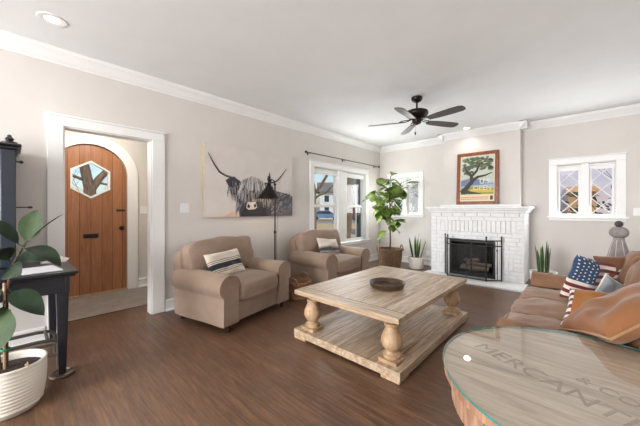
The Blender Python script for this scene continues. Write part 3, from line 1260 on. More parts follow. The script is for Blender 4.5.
# local: x across, z up, facing -y
PW, PH = 0.355, 0.995
b = MB()
for (lo, hi) in (((-PW, -0.018, 0), (-PW + 0.062, 0.012, PH)), ((PW - 0.062, -0.018, 0), (PW, 0.012, PH)),
                 ((-PW + 0.062, -0.018, 0), (PW - 0.062, 0.012, 0.062)), ((-PW + 0.062, -0.018, PH - 0.062), (PW - 0.062, 0.012, PH))):
    b.box(lo, hi, M['frame_wood'])
b.build('picture_frame', pic, bevel=0.006)
b = MB()
c = {k: paint('print_' + k, v_, 0.6, 5, 0) for k, v_ in dict(sky=(190, 196, 184), hill=(110, 124, 152), sea=(150, 172, 186), grass=(140, 146, 58), sun=(200, 178, 66), trunk=(58, 52, 44), leafy=(78, 90, 68), leafy2=(112, 120, 86), red=(196, 116, 84), gold=(222, 190, 120)).items()}
x0, x1, z0, z1 = -PW + 0.058, PW - 0.058, 0.058, PH - 0.058
b.box((x0, -0.004, z0), (x1, 0.004, z1), M['paper'])


def flat(poly, m, lev):
    b.prism(poly, 'y', -0.0045 - lev * 0.0007, -0.004, m)


X0, X1, Z0, Z1 = x0 + 0.018, x1 - 0.018, z0 + 0.135, z1 - 0.018
flat([(X0, Z0), (X1, Z0), (X1, Z1), (X0, Z1)], c['sky'], 0)
flat([(X0, Z0), (X1, Z0), (X1, Z0 + 0.20), (X0 + 0.35, Z0 + 0.27), (X0 + 0.16, Z0 + 0.31), (X0, Z0 + 0.27)], c['hill'], 1)
flat([(X0, Z0), (X1, Z0), (X1, Z0 + 0.19), (X0, Z0 + 0.16)], c['sea'], 2)
flat([(X0, Z0), (X1, Z0), (X1, Z0 + 0.10), (X0 + 0.3, Z0 + 0.15), (X0, Z0 + 0.12)], c['grass'], 3)
flat([(X0 + 0.12, Z0 + 0.05), (X1, Z0 + 0.03), (X1, Z0 + 0.075), (X0 + 0.2, Z0 + 0.11)], c['sun'], 4)
rnd = random.Random(8)


def ribbon(pts, wd, m, lev):
    pts = [Vector((p[0], p[1])) for p in pts]
    L_, R_ = [], []
    for i, p in enumerate(pts):
        d = (pts[min(i + 1, len(pts) - 1)] - pts[max(i - 1, 0)]).normalized()
        s_ = Vector((-d.y, d.x)) * wd[i] / 2
        L_.append(tuple(p + s_))
        R_.append(tuple(p - s_))
    for i in range(len(pts) - 1):
        flat([R_[i], R_[i + 1], L_[i + 1], L_[i]], m, lev)


for i in range(120):
    a = rnd.uniform(0, 2 * PI)
    px_, pz_ = rnd.uniform(X0 + 0.045, X1 - 0.045), rnd.uniform(Z0 + 0.37, Z1 - 0.035)
    if pz_ < Z0 + 0.52 and abs(px_ - X0 - 0.28) < 0.12 - (pz_ - Z0 - 0.37) * 0.4:
        continue
    if pz_ < Z0 + 0.42 and px_ > X0 + 0.36:
        continue
    rr = rnd.uniform(0.020, 0.036)
    flat([(px_ + rr * 1.3 * math.cos(k * PI / 4 + a) * rnd.uniform(0.8, 1.2), pz_ + rr * 0.8 * math.sin(k * PI / 4 + a)) for k in range(8)], c['leafy'] if i % 4 else c['leafy2'], 5 + (i % 5) * 0.3)
ribbon([(X0 + 0.03, Z0 + 0.03), (X0 + 0.10, Z0 + 0.12), (X0 + 0.20, Z0 + 0.25), (X0 + 0.18, Z0 + 0.36), (X0 + 0.10, Z0 + 0.45), (X0 + 0.06, Z0 + 0.56)], [0.11, 0.085, 0.07, 0.055, 0.035, 0.015], c['trunk'], 8)
ribbon([(X0 + 0.19, Z0 + 0.26), (X0 + 0.30, Z0 + 0.33), (X0 + 0.42, Z0 + 0.35), (X0 + 0.53, Z0 + 0.40)], [0.06, 0.045, 0.03, 0.012], c['trunk'], 8.5)
ribbon([(X0 + 0.18, Z0 + 0.34), (X0 + 0.27, Z0 + 0.44), (X0 + 0.32, Z0 + 0.56), (X0 + 0.42, Z0 + 0.64)], [0.05, 0.04, 0.025, 0.01], c['trunk'], 9)
ribbon([(X0 + 0.01, Z0 + 0.03), (X0 + 0.12, Z0 + 0.045), (X0 + 0.26, Z0 + 0.02), (X0 + 0.36, Z0 + 0.01)], [0.05, 0.06, 0.035, 0.01], c['trunk'], 9.5)
fz = rot('X', 90)
b.text('U.S.', 0.125, M['sheet'], tr(X1 - 0.135, -0.0125, Z0 + 0.235) @ fz, extrude=0.001)
b.text('OPEN', 0.118, M['paper'], tr(X1 - 0.185, -0.0125, Z0 + 0.115) @ fz, extrude=0.001)
for k, (col_, hh) in enumerate((('gold', 0.012), ('red', 0.02), ('red', 0.02))):
    zz = z0 + 0.105 - k * 0.034
    x = x0 + 0.025
    while x < x1 - (0.03 if k == 0 else 0.10):
        ww = rnd.uniform(0.012, 0.03)
        flat([(x, zz), (x + ww, zz), (x + ww, zz + hh), (x, zz + hh)], c[col_], 0.6)
        x += ww + 0.008
flat([(x1 - 0.075, z0 + 0.03), (x1 - 0.03, z0 + 0.03), (x1 - 0.03, z0 + 0.105), (x1 - 0.075, z0 + 0.105)], c['trunk'], 0.6)
b.build('poster_print', pic, smooth=False)

# ------------------------------------------------------------------ canvas of the long-horned cow
M['canvas'] = paint('pale_taupe_canvas', (214, 207, 202), 0.85, 4, 0.1, 4)
M['canvas_edge'] = paint('tan_canvas_edge', (186, 164, 128), 0.85, 5, 0.1)
cp = {k: paint('cow_' + k, v_, 0.85, 4, 0.05) for k, v_ in dict(black=(44, 45, 52), dark=(66, 66, 74), mid=(104, 102, 106), grey=(150, 146, 146), pale=(196, 188, 184), white=(216, 210, 206), rose=(214, 182, 162), blush=(220, 204, 192)).items()}
art = thing('cow_painting', 'wide unframed canvas of a long-horned shaggy cow on the wall', 'painting', (LX + 0.002, 2.48, 1.118), R(90))
# local: x along the wall (towards the fireplace), z up, facing -y
AW, AH = 1.555, 1.0
b = MB()
b.box((-AW / 2, -0.036, 0), (AW / 2, 0, AH), M['canvas_edge'])
b.build('stretched_canvas', art, bevel=0.004)
b = MB()
b.box((-AW / 2 + 0.001, -0.0372, 0.001), (AW / 2 - 0.001, -0.036, AH - 0.001), M['canvas'])
lev_y = [0.0376]


def paintpoly(poly, m):
    lev_y[0] += 0.000012
    b.prism([(p[0] - AW / 2, p[1]) for p in poly], 'y', -lev_y[0], -0.0365, m)


def stroke(pts, wd, m):
    pts = [Vector(p) for p in pts]
    A, B_ = [], []
    for i, p in enumerate(pts):
        d = (pts[min(i + 1, len(pts) - 1)] - pts[max(i - 1, 0)]).normalized()
        s_ = Vector((-d.y, d.x)) * wd[i] / 2
        A.append(tuple(p + s_))
        B_.append(tuple(p - s_))
    paintpoly(B_ + A[::-1], m)


rnd = random.Random(3)
# rosy ground at the lower edge of the picture, painted on the canvas
paintpoly([(0.10, 0.0), (0.50, 0.0), (0.50, 0.06), (0.40, 0.10), (0.25, 0.07)], cp['blush'])
paintpoly([(0.28, 0.0), (0.50, 0.0), (0.50, 0.05), (0.40, 0.07)], cp['rose'])
# body behind the head, head, ears, fringe, muzzle
paintpoly([(1.02, 0.0), (1.553, 0.0), (1.553, 0.33), (1.45, 0.36), (1.34, 0.38), (1.22, 0.40), (1.05, 0.42)], cp['mid'])
for i in range(130):
    x, z = rnd.uniform(1.04, 1.49), rnd.uniform(0.02, 0.36)
    stroke([(x, z), (x + 0.03, z + rnd.uniform(0.0, 0.03)), (x + 0.06, z + rnd.uniform(0.0, 0.06))], [0.002, 0.010, 0.002], cp[rnd.choice(('dark', 'grey', 'pale', 'black', 'grey', 'dark'))])
paintpoly([(0.53, 0.0), (1.10, 0.0), (1.10, 0.22), (1.04, 0.38), (0.92, 0.46), (0.60, 0.46), (0.50, 0.34), (0.52, 0.16)], cp['dark'])
paintpoly([(0.56, 0.0), (1.02, 0.0), (1.00, 0.16), (0.90, 0.22), (0.64, 0.22), (0.57, 0.14)], cp['black'])
paintpoly([(0.31, 0.51), (0.36, 0.55), (0.46, 0.56), (0.54, 0.52), (0.60, 0.40), (0.60, 0.24), (0.53, 0.16), (0.49, 0.28), (0.44, 0.37), (0.36, 0.43)], cp['dark'])
for i in range(60):
    x = rnd.uniform(0.34, 0.60)
    zt = 0.54 - abs(x - 0.46) * 0.4
    stroke([(x, rnd.uniform(zt - 0.14, zt)), (x + rnd.uniform(0.0, 0.05), rnd.uniform(0.20, 0.34) + (0.46 - x) * 0.5)], [0.013, 0.002], cp[rnd.choice(('black', 'mid', 'black', 'dark', 'grey'))])
for i in range(34):
    x, z = rnd.uniform(0.46, 0.58), rnd.uniform(0.0, 0.26)
    stroke([(x + 0.04, z + 0.10), (x, z)], [0.012, 0.002], cp[rnd.choice(('dark', 'mid', 'grey'))])
paintpoly([(0.90, 0.44), (0.94, 0.52), (1.06, 0.53), (1.14, 0.46), (1.08, 0.34), (0.96, 0.34)], cp['dark'])
for i in range(46):
    x = rnd.uniform(0.90, 1.14)
    stroke([(x, rnd.uniform(0.38, 0.52)), (x + rnd.uniform(0.0, 0.06), rnd.uniform(0.10, 0.32))], [0.012, 0.002], cp[rnd.choice(('black', 'mid', 'black', 'grey', 'pale'))])
stroke([(1.05, 0.40), (1.08, 0.55), (1.065, 0.69)], [0.03, 0.05, 0.012], cp['dark'])
for i in range(260):
    x = rnd.uniform(0.53, 0.98)
    zt = 0.60 - 0.35 * abs(x - 0.76) + rnd.uniform(-0.10, 0.03)
    zb = 0.22 + 0.25 * abs(x - 0.74) + rnd.uniform(-0.04, 0.12)
    sp = (x - 0.76) * 0.5
    stroke([(x - sp * 0.4, zt), (x + sp * 0.1, (zt + zb) / 2), (x + sp * 0.25 + rnd.uniform(-0.02, 0.02), zb)], [0.002, rnd.uniform(0.007, 0.015), 0.002], cp[rnd.choice(('pale', 'white', 'grey', 'mid', 'pale', 'white', 'dark', 'grey'))])
for i in range(60):
    x = rnd.uniform(0.60, 0.92)
    stroke([(x, rnd.uniform(0.30, 0.42)), (x + rnd.uniform(-0.02, 0.02), rnd.uniform(0.18, 0.26))], [0.010, 0.002], cp[rnd.choice(('black', 'dark', 'mid', 'pale'))])
paintpoly([(0.64, 0.13), (0.66, 0.21), (0.80, 0.22), (0.83, 0.14), (0.79, 0.11), (0.68, 0.10)], cp['pale'])
paintpoly([(0.65, 0.14), (0.67, 0.19), (0.71, 0.16), (0.69, 0.12)], cp['black'])
paintpoly([(0.82, 0.15), (0.80, 0.20), (0.765, 0.17), (0.78, 0.13)], cp['black'])
stroke([(0.46, 0.555), (0.38, 0.565), (0.31, 0.58), (0.22, 0.62), (0.15, 0.71), (0.10, 0.79), (0.06, 0.86)], [0.032, 0.030, 0.027, 0.024, 0.019, 0.013, 0.004], cp['dark'])
stroke([(0.44, 0.566), (0.36, 0.575), (0.28, 0.60), (0.20, 0.65)], [0.008, 0.008, 0.007, 0.003], cp['grey'])
stroke([(1.06, 0.53), (1.15, 0.54), (1.23, 0.58), (1.32, 0.67), (1.41, 0.78)], [0.024, 0.020, 0.017, 0.013, 0.004], cp['dark'])
b.build('painted_picture', art, smooth=False)


# ------------------------------------------------------------------ ceiling fan
fan = thing('ceiling_fan', 'dark bronze five-blade ceiling fan', 'ceiling fan', (-1.65, 3.71, H))
BZ = M['bronze']
b = MB()
b.lathe([(0.02, 0), (0.072, -0.002), (0.072, -0.03), (0.062, -0.05), (0.03, -0.068), (0.02, -0.07)], BZ, seg=24)
b.build('canopy', fan)
b = MB()
b.lathe([(0.0125, -0.06), (0.0125, -0.17)], BZ, seg=12)
b.lathe([(0.012, -0.15), (0.03, -0.155), (0.034, -0.175), (0.02, -0.18)], BZ, seg=16)
b.build('downrod', fan)
b = MB()
b.lathe([(0.03, -0.165), (0.10, -0.175), (0.143, -0.195), (0.150, -0.225), (0.140, -0.25), (0.10, -0.28), (0.06, -0.295), (0.04, -0.30)], BZ, seg=32)
b.build('motor_housing', fan)
b = MB()
b.lathe([(0.04, -0.29), (0.062, -0.295), (0.062, -0.335), (0.05, -0.355), (0.02, -0.365), (0.008, -0.375)], BZ, seg=24)
b.build('switch_housing', fan)
M['blade'] = wood('dark_walnut_blade', (40, 31, 27), (54, 43, 38), (70, 58, 52), (1.5, 16, 16), 0.32, 3, coat=0.3)
ROOT = None
for k in range(5):
    a = -13 + 72 * k
    m4 = rot('Z', a)
    b = MB()
    out_ = [(0.17, -0.045), (0.30, -0.060), (0.50, -0.068), (0.61, -0.064), (0.65, -0.045), (0.662, 0.0), (0.65, 0.045), (0.61, 0.064), (0.50, 0.068), (0.30, 0.060), (0.17, 0.045)]
    b.prism(out_, 'z', -0.004, 0.004, M['blade'], m4 @ tr(0, 0, -0.325) @ rot('X', -12))
    bl = b.build('blade', fan, bevel=0.002)
    b = MB()
    for sgn in (-1, 1):
        b.tube([m4 @ Vector(p) for p in ((0.07, 0.008 * sgn, -0.292), (0.11, 0.022 * sgn, -0.305), (0.15, 0.034 * sgn, -0.31), (0.19, 0.026 * sgn, -0.314 + 0.004 * sgn), (0.225, 0.008 * sgn, -0.317))], 0.006, BZ, 6)
    b.prism([(0.17, -0.03), (0.235, -0.012), (0.235, 0.012), (0.17, 0.03)], 'z', 0.004, 0.010, BZ, m4 @ tr(0, 0, -0.325) @ rot('X', -12))
    b.build('blade_bracket', bl)
b = MB()
b.tube([(0.0, -0.045, -0.345), (0.0, -0.047, -0.48)], 0.0018, M['chrome'], 6)
b.lathe([(0.003, 0.0), (0.009, -0.008), (0.010, -0.03), (0.004, -0.045)], BZ, tr(0, -0.047, -0.475), 10)
b.build('pull_chain', fan)


# ------------------------------------------------------------------ recessed lamps
def downlight(label, x, y, z, power, spot=True):
    t_ = thing('recessed_light', label, 'ceiling light', (x, y, z))
    b_ = MB()
    b_.lathe([(0.047, -0.002), (0.060, -0.006), (0.088, -0.005), (0.092, 0.0)], M['trim'], seg=28, cap=False)
    b_.build('trim_ring', t_)
    b_ = MB()
    b_.lathe([(0.001, -0.0025), (0.048, -0.0025)], M['lamp'], seg=28, cap=False)
    b_.build('lens', t_)
    d = bpy.data.lights.new('downlight', 'SPOT')
    d.energy = power
    d.spot_size = R(150)
    d.spot_blend = 0.8
    d.shadow_soft_size = 0.06
    d.color = (1.0, 0.95, 0.88)
    o = bpy.data.objects.new('downlight', d)
    C.objects.link(o)
    o.location = (x, y, z - 0.02)
    return t_


M['lamp'] = glow('lit_lamp_lens', (255, 250, 240), 6.0)
downlight('lit recessed ceiling light above the doorway to the entry', -3.10, 0.21, H, 4)
downlight('lit recessed ceiling light near the chimney breast behind the fan', -1.60, 5.76, H, 5)

# curtain rod over the window pair
rod = thing('curtain_rod', 'thin dark curtain rod on brackets above the tall window pair', 'curtain rod', (LX, 4.78, 2.25), 0)
b = MB()
b.tube([(0.075, -1.20, 0), (0.075, 1.20, 0)], 0.0085, M['black'], 10)
b.build('rod', rod)
for sgn in (-1, 1):
    b = MB()
    b.lathe([(0.008, 0), (0.014, 0.005), (0.014, 0.012), (0.02, 0.02), (0.024, 0.035), (0.016, 0.05), (0.004, 0.055)], M['black'], tr(0.075, sgn * 1.20, 0) @ rot('X', -90 * sgn), 12)
    b.build('finial', rod)
for y in (-1.12, -0.10, 1.12):
    b = MB()
    b.box((0.0, y - 0.014, -0.035), (0.006, y + 0.014, 0.03), M['black'])
    b.tube([(0.004, y, -0.014), (0.07, y, -0.014), (0.078, y, -0.005)], 0.005, M['black'], 6)
    b.build('bracket', rod)


# wall plates
def plate(name, label, loc, rz, n, outlet=False):
    t_ = thing(name, label, 'light switch' if not outlet else 'outlet', loc, rz)
    w_ = 0.035 + 0.023 * (n - 1) + 0.0
    b_ = MB()
    b_.box((-w_, -0.006, -0.058), (w_, 0, 0.058), M['trim'])
    b_.build('cover_plate', t_, bevel=0.003)
    for k in range(n):
        cx = (k - (n - 1) / 2) * 0.046
        b_ = MB()
        if outlet:
            for zz in (-0.022, 0.022):
                b_.lathe([(0.016, 0), (0.016, 0.003), (0.014, 0.004)], M['trim'], tr(cx, -0.006, zz) @ rot('X', 90), 16)
                for sx_ in (-0.006, 0.006):
                    b_.box((cx + sx_ - 0.001, -0.0108, zz - 0.004), (cx + sx_ + 0.001, -0.0098, zz + 0.004), M['black'])
            b_.build('socket', t_)
        else:
            b_.box((cx - 0.005, -0.016, -0.004), (cx + 0.005, -0.006, 0.012), M['trim'])
            b_.build('toggle', t_, bevel=0.001)
    return t_


plate('light_switch', 'white two-toggle switch plate between the doorway and the cow canvas', (LX + 0.0005, 1.478, 1.243), R(90), 2)
plate('light_switch', 'white switch plate beside the small lattice window over the sofa', (0.575, BY - 0.0005, 1.19), 0, 1)
plate('light_switch', 'white two-toggle switch plate inside the entry beside the arched door', (-5.1495, 1.42, 1.215), R(90), 2)
plate('outlet', 'white outlet low on the wall beside the fireplace', (-2.50, BY - 0.0005, 0.26), 0, 1, True)

# ------------------------------------------------------------------ upholstery
def rolled_arm(sy, inner, outer, rc, rr, x0, x1, m, base=0.07):
    """mushroom-section arm: a straight panel carrying a roll, rounded at the front"""
    poly = [(inner, base), (inner, rc[1] - 0.02)]
    for i in range(15):
        a = R(182 - i * (182 + 52) / 14)
        poly.append((rc[0] + rr * math.cos(a), rc[1] + rr * math.sin(a)))
    poly += [(outer, rc[1] - rr * 0.92), (outer, base)]
    b_ = MB()
    n = 9
    secs = []
    for i in range(n + 1):
        u = i / n
        x = x0 + (x1 - x0) * u
        sc2 = 1.0 + 0.012 * math.sin(u * 7)
        secs.append((x, sc2))
    secs = [(x0, 0.985)] + secs[1:-1] + [(x1 - 0.02, 1.0), (x1, 0.975)]
    cy, cz = (inner + outer) / 2, 0.32
    v, f = [], []
    k = len(poly)
    for (x, sc2) in secs:
        for (y, z) in poly:
            v.append((x, sy * (cy + (y - cy) * sc2), cz + (z - cz) * sc2))
    for j in range(len(secs) - 1):
        for i in range(k):
            i2 = (i + 1) % k
            f.append((j * k + i, j * k + i2, (j + 1) * k + i2, (j + 1) * k + i))
    f.append(tuple(range(k)))
    f.append(tuple((len(secs) - 1) * k + i for i in range(k)))
    b_.faces(v, f, m)
    # welt round the front of the arm
    b_.tube([(x1 - 0.002, sy * (cy + (y - cy) * 0.975), cz + (z - cz) * 0.975) for (y, z) in poly], 0.005, m, 6)
    return b_


def armchair(name, label, loc, rz, group=None):
    t_ = thing(name, label, 'armchair', loc, rz, group)
    F = M['tan']
    for sy in (-1, 1):
        rolled_arm(sy, 0.30, 0.475, (0.40, 0.452), 0.122, -0.40, 0.38, F).build('arm', t_, smooth=50)
    b_ = MB()
    b_.box((-0.40, -0.303, 0.07), (0.345, 0.303, 0.265), F)
    b_.tube([(0.347, -0.30, 0.262), (0.347, 0.30, 0.262)], 0.005, F, 6)
    b_.build('seat_base', t_, bevel=0.012)
    b_ = MB()
    b_.cushion((0.335, 0.298, 0.098), F, p=9, crown=0.03, n=14, wrinkle=0.008, seed=loc[1])
    for zz in (0.083, -0.083):
        b_.tube([(0.322 * math.copysign(abs(math.cos(a)) ** 0.25, math.cos(a)), 0.287 * math.copysign(abs(math.sin(a)) ** 0.25, math.sin(a)), zz) for a in [2 * PI * i / 48 for i in range(48)]], 0.0055, F, 6, closed=True)
    o = b_.build('seat_cushion', t_, smooth=60)
    o.location = (0.065, 0, 0.362)
    b_ = MB()

    def backfn(q, c):
        q = Vector(q)
        if c[2] > 0:
            q.z -= 0.012 * c[1] ** 8 * c[2]
        return q
    b_.cushion((0.085, 0.45, 0.34), F, p=9, n=16, fn=backfn)
    o = b_.build('back_frame', t_, smooth=60)
    o.location = (-0.385, 0, 0.44)
    o.rotation_euler = (0, R(-9), 0)
    b_ = MB()

    def puff(q, c):
        q = Vector(q)
        k = (1 - c[1] ** 2)
        q.x += 0.04 * k * (1 - c[2] ** 2) * (1 if c[0] > 0 else 0)
        if c[2] > 0:
            q.z += (0.010 * math.cos(c[1] * PI * 1.5 + 0.6) - 0.008 * c[1] ** 6) * c[2]
        return q
    b_.cushion((0.095, 0.44, 0.21), F, p=7, n=16, wrinkle=0.014, seed=loc[1] * 3, fn=puff)
    o = b_.build('back_cushion', t_, smooth=60)
    o.location = (-0.255, 0, 0.66)
    o.rotation_euler = (0, R(-13), 0)
    for (x, y) in ((0.33, 0.40), (0.33, -0.40), (-0.36, 0.40), (-0.36, -0.40)):
        b_ = MB()
        b_.lathe([(0.024, 0.0), (0.033, 0.072)], M['foot'], tr(x, y, 0) @ rot('Z', 45), 12, sq=6)
        b_.build('leg', t_, smooth=30)
    t_.scale = (1.03, 1.09, 1.0)
    return t_


CH1 = (-3.04, 1.81, 0)
CH2 = (-3.05, 3.56, 0)
armchair('armchair', 'tan upholstered armchair beside the doorway with a cream and black striped cushion', CH1, R(12))
armchair('armchair', 'tan upholstered armchair under the tall window pair with a grey striped cushion', CH2, R(0))

M['cream'] = fabric('cream_cotton', (214, 204, 190), 6, 0.9, 0.2)
M['ink'] = fabric('charcoal_stripe', (40, 44, 54), 5, 0.9, 0.2)
M['taupe'] = fabric('taupe_stripe', (128, 112, 102), 6, 0.9, 0.2)
M['slate'] = fabric('slate_stripe', (70, 76, 80), 5, 0.9, 0.2)
M['stone'] = fabric('stone_stripe', (150, 140, 128), 5, 0.9, 0.2)


def stripe1(u, v, side):
    a = abs(v + 0.12)
    if a < 0.20:
        return M['ink']
    if 0.27 < a < 0.33 or 0.40 < a < 0.48:
        return M['taupe']
    return M['cream']


def stripe2(u, v, side):
    if -0.30 < v < 0.02:
        return M['slate']
    if v <= -0.30:
        return M['stone'] if int((v + 1) * 12) % 3 else M['taupe']
    if 0.02 <= v < 0.10:
        return M['stone']
    return M['cream']


def on_chair(c, rz, x, y, z):
    p = Matrix.Rotation(rz, 4, 'Z') @ Vector((x, y, z))
    return (c[0] + p.x, c[1] + p.y, c[2] + p.z)


b = MB()
b.pillow(0.50, 0.31, 0.12, stripe1, n=30, seed=2)
o = b.build('lumbar_cushion', smooth=70)
o.location = on_chair(CH1, R(12), -0.02, -0.14, 0.60)
o.rotation_euler = Euler((R(-28), R(-2), R(90 + 14)), 'XYZ')
tag(o, 'cream lumbar cushion with charcoal band on the armchair beside the doorway', 'cushion')
b = MB()
b.pillow(0.50, 0.36, 0.11, stripe2, n=30, seed=7)
o = b.build('lumbar_cushion', smooth=70)
o.location = on_chair(CH2, 0, -0.01, -0.03, 0.58)
o.rotation_euler = Euler((R(-26), R(7), R(90)), 'XYZ')
tag(o, 'cream and grey striped cushion on the armchair under the tall windows', 'cushion')

# ---- sofa along the right-hand side, facing the coffee table
SO = (0.0, 2.965, 0)
sofa = thing('sofa', 'long camel-brown sofa with rolled arms heaped with cushions', 'sofa', SO, R(180))
# local: x forward (towards the table), y along; near arm at local +y
F = M['sofa']
SA, SB = -0.80, 0.80          # inner faces of the arms
b = rolled_arm(1, 0.74, 0.90, (0.835, 0.428), 0.105, -0.42, 0.40, F)
b.build('arm', sofa, smooth=50)
b = rolled_arm(-1, 0.74, 0.90, (0.835, 0.440), 0.118, -0.42, 0.40, F)
b.build('arm', sofa, smooth=50)
b = MB()
b.box((-0.42, -0.745, 0.07), (0.385, 0.745, 0.25), F)
b.build('seat_base', sofa, bevel=0.012)
for k, yc in enumerate((-0.495, 0.0, 0.495)):
    b = MB()
    b.cushion((0.40, 0.246, 0.09), M['sofa_seat'], p=7, crown=0.035, n=16, wrinkle=0.026, seed=k * 5 + 1)
    for zz in (0.07, -0.07):
        b.tube([(0.388 * math.copysign(abs(math.cos(a)) ** 0.3, math.cos(a)), 0.236 * math.copysign(abs(math.sin(a)) ** 0.3, math.sin(a)), zz) for a in [2 * PI * i / 48 for i in range(48)]], 0.006, M['pipe'], 6, closed=True)
    o = b.build('seat_cushion', sofa, smooth=60)
    o.location = (0.045, yc, 0.335)
b = MB()
b.cushion((0.10, 0.90, 0.36), F, p=6, n=14)
o = b.build('back_frame', sofa, smooth=60)
o.location = (-0.47, 0, 0.43)
o.rotation_euler = (0, R(-8), 0)
for k, yc in enumerate((-0.495, 0.0, 0.495)):
    b = MB()
    b.cushion((0.12, 0.255, 0.26), M['sofa_back'], p=4, n=14, wrinkle=0.022, seed=k * 3 + 2)
    o = b.build('back_cushion', sofa, smooth=60)
    o.location = (-0.335, yc, 0.62)
    o.rotation_euler = (0, R(-14), 0)
for (x, y) in ((0.34, 0.80), (0.34, -0.80), (-0.38, 0.80), (-0.38, -0.80)):
    b = MB()
    b.lathe([(0.026, 0.0), (0.034, 0.072)], M['foot'], tr(x, y, 0), 12, sq=6)
    b.build('leg', sofa, smooth=30)

M['pipe_pale'] = fabric('cream_piping', (160, 122, 88), 6, 0.8, 0.2)
M['mustard'] = fabric('mustard_velvet', (150, 96, 44), 14, 0.65, 0.15)
M['camel'] = fabric('camel_velvet', (134, 88, 54), 18, 0.6, 0.12)
M['brown_c'] = fabric('brown_velvet', (122, 84, 56), 14, 0.65, 0.15)
M['flag_white'] = fabric('cream_flag_cloth', (224, 214, 206), 6, 0.9, 0.2)
M['flag_red'] = fabric('maroon_flag_cloth', (110, 46, 48), 8, 0.9, 0.2)
M['flag_blue'] = fabric('navy_flag_cloth', (52, 74, 104), 8, 0.9, 0.2)
M['denim'] = fabric('pale_denim', (150, 158, 164), 12, 0.9, 0.2, 8)


def flag(u, v, side):
    if u < -0.16 and v > -0.08:
        i, j = int((u + 1) * 19.5), int((v + 1) * 19.5)
        return M['flag_white'] if (i % 3 == 1 and j % 3 == (1 if (i // 3) % 2 else 2)) else M['flag_blue']
    k = int((v + 1) / 2 * 13)
    return M['flag_white'] if k % 2 else M['flag_red']


def flagback(u, v, side):
    if side < 0 and u > -0.88:
        return M['mustard']
    k = int((v + 1) / 2 * 13)
    return M['flag_white'] if k % 2 else M['flag_red']


def scatter(name, label, loc, xdir, zdir, w, h, t, fn, seed, n=26, edge=None):
    """xdir runs along the cushion's width, zdir up its face"""
    X = Vector(xdir).normalized()
    Z = Vector(zdir)
    Z = (Z - X * Z.dot(X)).normalized()
    Y = Z.cross(X)
    b_ = MB()
    b_.pillow(w, h, t, fn, n=n, seed=seed)
    o_ = b_.build(name, smooth=70)
    o_.matrix_world = Matrix.Translation(loc) @ Matrix((X, Y, Z)).transposed().to_4x4()
    tag(o_, label, 'cushion')
    if edge:
        q = MB()
        pts = []
        N = 18
        for (a0, a1) in (((-1, -1), (1, -1)), ((1, -1), (1, 1)), ((1, 1), (-1, 1)), ((-1, 1), (-1, -1))):
            for i in range(N):
                u = a0[0] + (a1[0] - a0[0]) * i / N
                v = a0[1] + (a1[1] - a0[1]) * i / N
                pts.append((u * w / 2 * (1 - 0.07 * (1 - v * v)), 0, v * h / 2 * (1 - 0.07 * (1 - u * u))))
        q.tube(pts, 0.006, edge, 6, closed=True)
        q.build('piping', o_)
    return o_


scatter('scatter_cushion', 'stars and stripes cushion leaning against the far arm of the sofa', (0.055, 3.45, 0.60), (0.30, 0.28, -0.08), (0.116, -0.015, 0.384), 0.43, 0.41, 0.12, flag, 1, n=39)
scatter('scatter_cushion', 'brown velvet cushion behind the stars and stripes cushion', (0.235, 3.60, 0.62), (0.30, 0.26, 0.02), (0.04, 0.05, 0.38), 0.42, 0.42, 0.12, lambda u, v, s_: M['brown_c'], 9)
scatter('scatter_cushion', 'small pale blue-grey cushion between the flag and mustard cushions', (0.16, 3.17, 0.55), (0.25, 0.22, -0.20), (0.16, 0.12, 0.32), 0.25, 0.25, 0.08, lambda u, v, s_: M['denim'], 4, edge=M['flag_white'])
scatter('scatter_cushion', 'mustard velvet cushion with a striped reverse in front of the flag cushion', (0.12, 2.53, 0.565), (0.95, -0.20, 0.05), (0.214, 0.77, 0.60), 0.44, 0.36, 0.11, flagback, 5)
scatter('scatter_cushion', 'large camel velvet cushion lying nearest the round table', (0.19, 2.22, 0.695), (0.676, 0.50, 0.46), (-0.45, 0.88, -0.29), 0.56, 0.46, 0.16, lambda u, v, s_: M['camel'], 6, edge=M['pipe_pale'])

scatter('scatter_cushion', 'tan velvet cushion tucked under the large camel cushion in the sofa corner', (0.30, 2.26, 0.52), (0.5, 0.8, 0.05), (0.35, -0.25, 0.9), 0.44, 0.32, 0.13, lambda u, v, s_: M['sofa_back'], 11, edge=M['pipe'])

# ------------------------------------------------------------------ coffee table
ct = thing('coffee_table', 'large weathered pine coffee table on four turned legs with a low shelf', 'coffee table', (-1.485, 2.625, 0))
TX, TY = 0.54, 0.795
b = MB()
b.box((-TX, -TY + 0.13, 0.420), (TX, TY - 0.13, 0.458), M['pine'])
for xg in (-0.33, -0.11, 0.12, 0.34):
    b.box((xg - 0.0016, -TY + 0.13, 0.4575), (xg + 0.0016, TY - 0.13, 0.4585), M['seam'])
for sg in (-1, 1):
    y0, y1 = (TY - 0.13, TY) if sg > 0 else (-TY, -TY + 0.13)
    b.box((-TX, y0, 0.420), (TX, y1, 0.4575), M['pine_end'])
    yy = sg * (TY - 0.13)
    b.box((-TX, yy - 0.0014, 0.457), (TX, yy + 0.0014, 0.4588), M['seam'])
b.build('table_top', ct, smooth=False, bevel=0.004)
b = MB()
b.box((-TX + 0.10, -TY + 0.10, 0.365), (TX - 0.10, TY - 0.10, 0.420), M['pine_leg'])
b.build('apron', ct, bevel=0.003)
b = MB()
b.box((-TX - 0.01, -TY + 0.0, 0.022), (TX + 0.01, TY, 0.085), M['pine'])
for xg in (-0.40, -0.23, -0.06, 0.11, 0.28, 0.44):
    b.box((xg - 0.0018, -TY, 0.0845), (xg + 0.0018, TY, 0.0856), M['seam'])
b.build('base_shelf', ct, smooth=False, bevel=0.004)
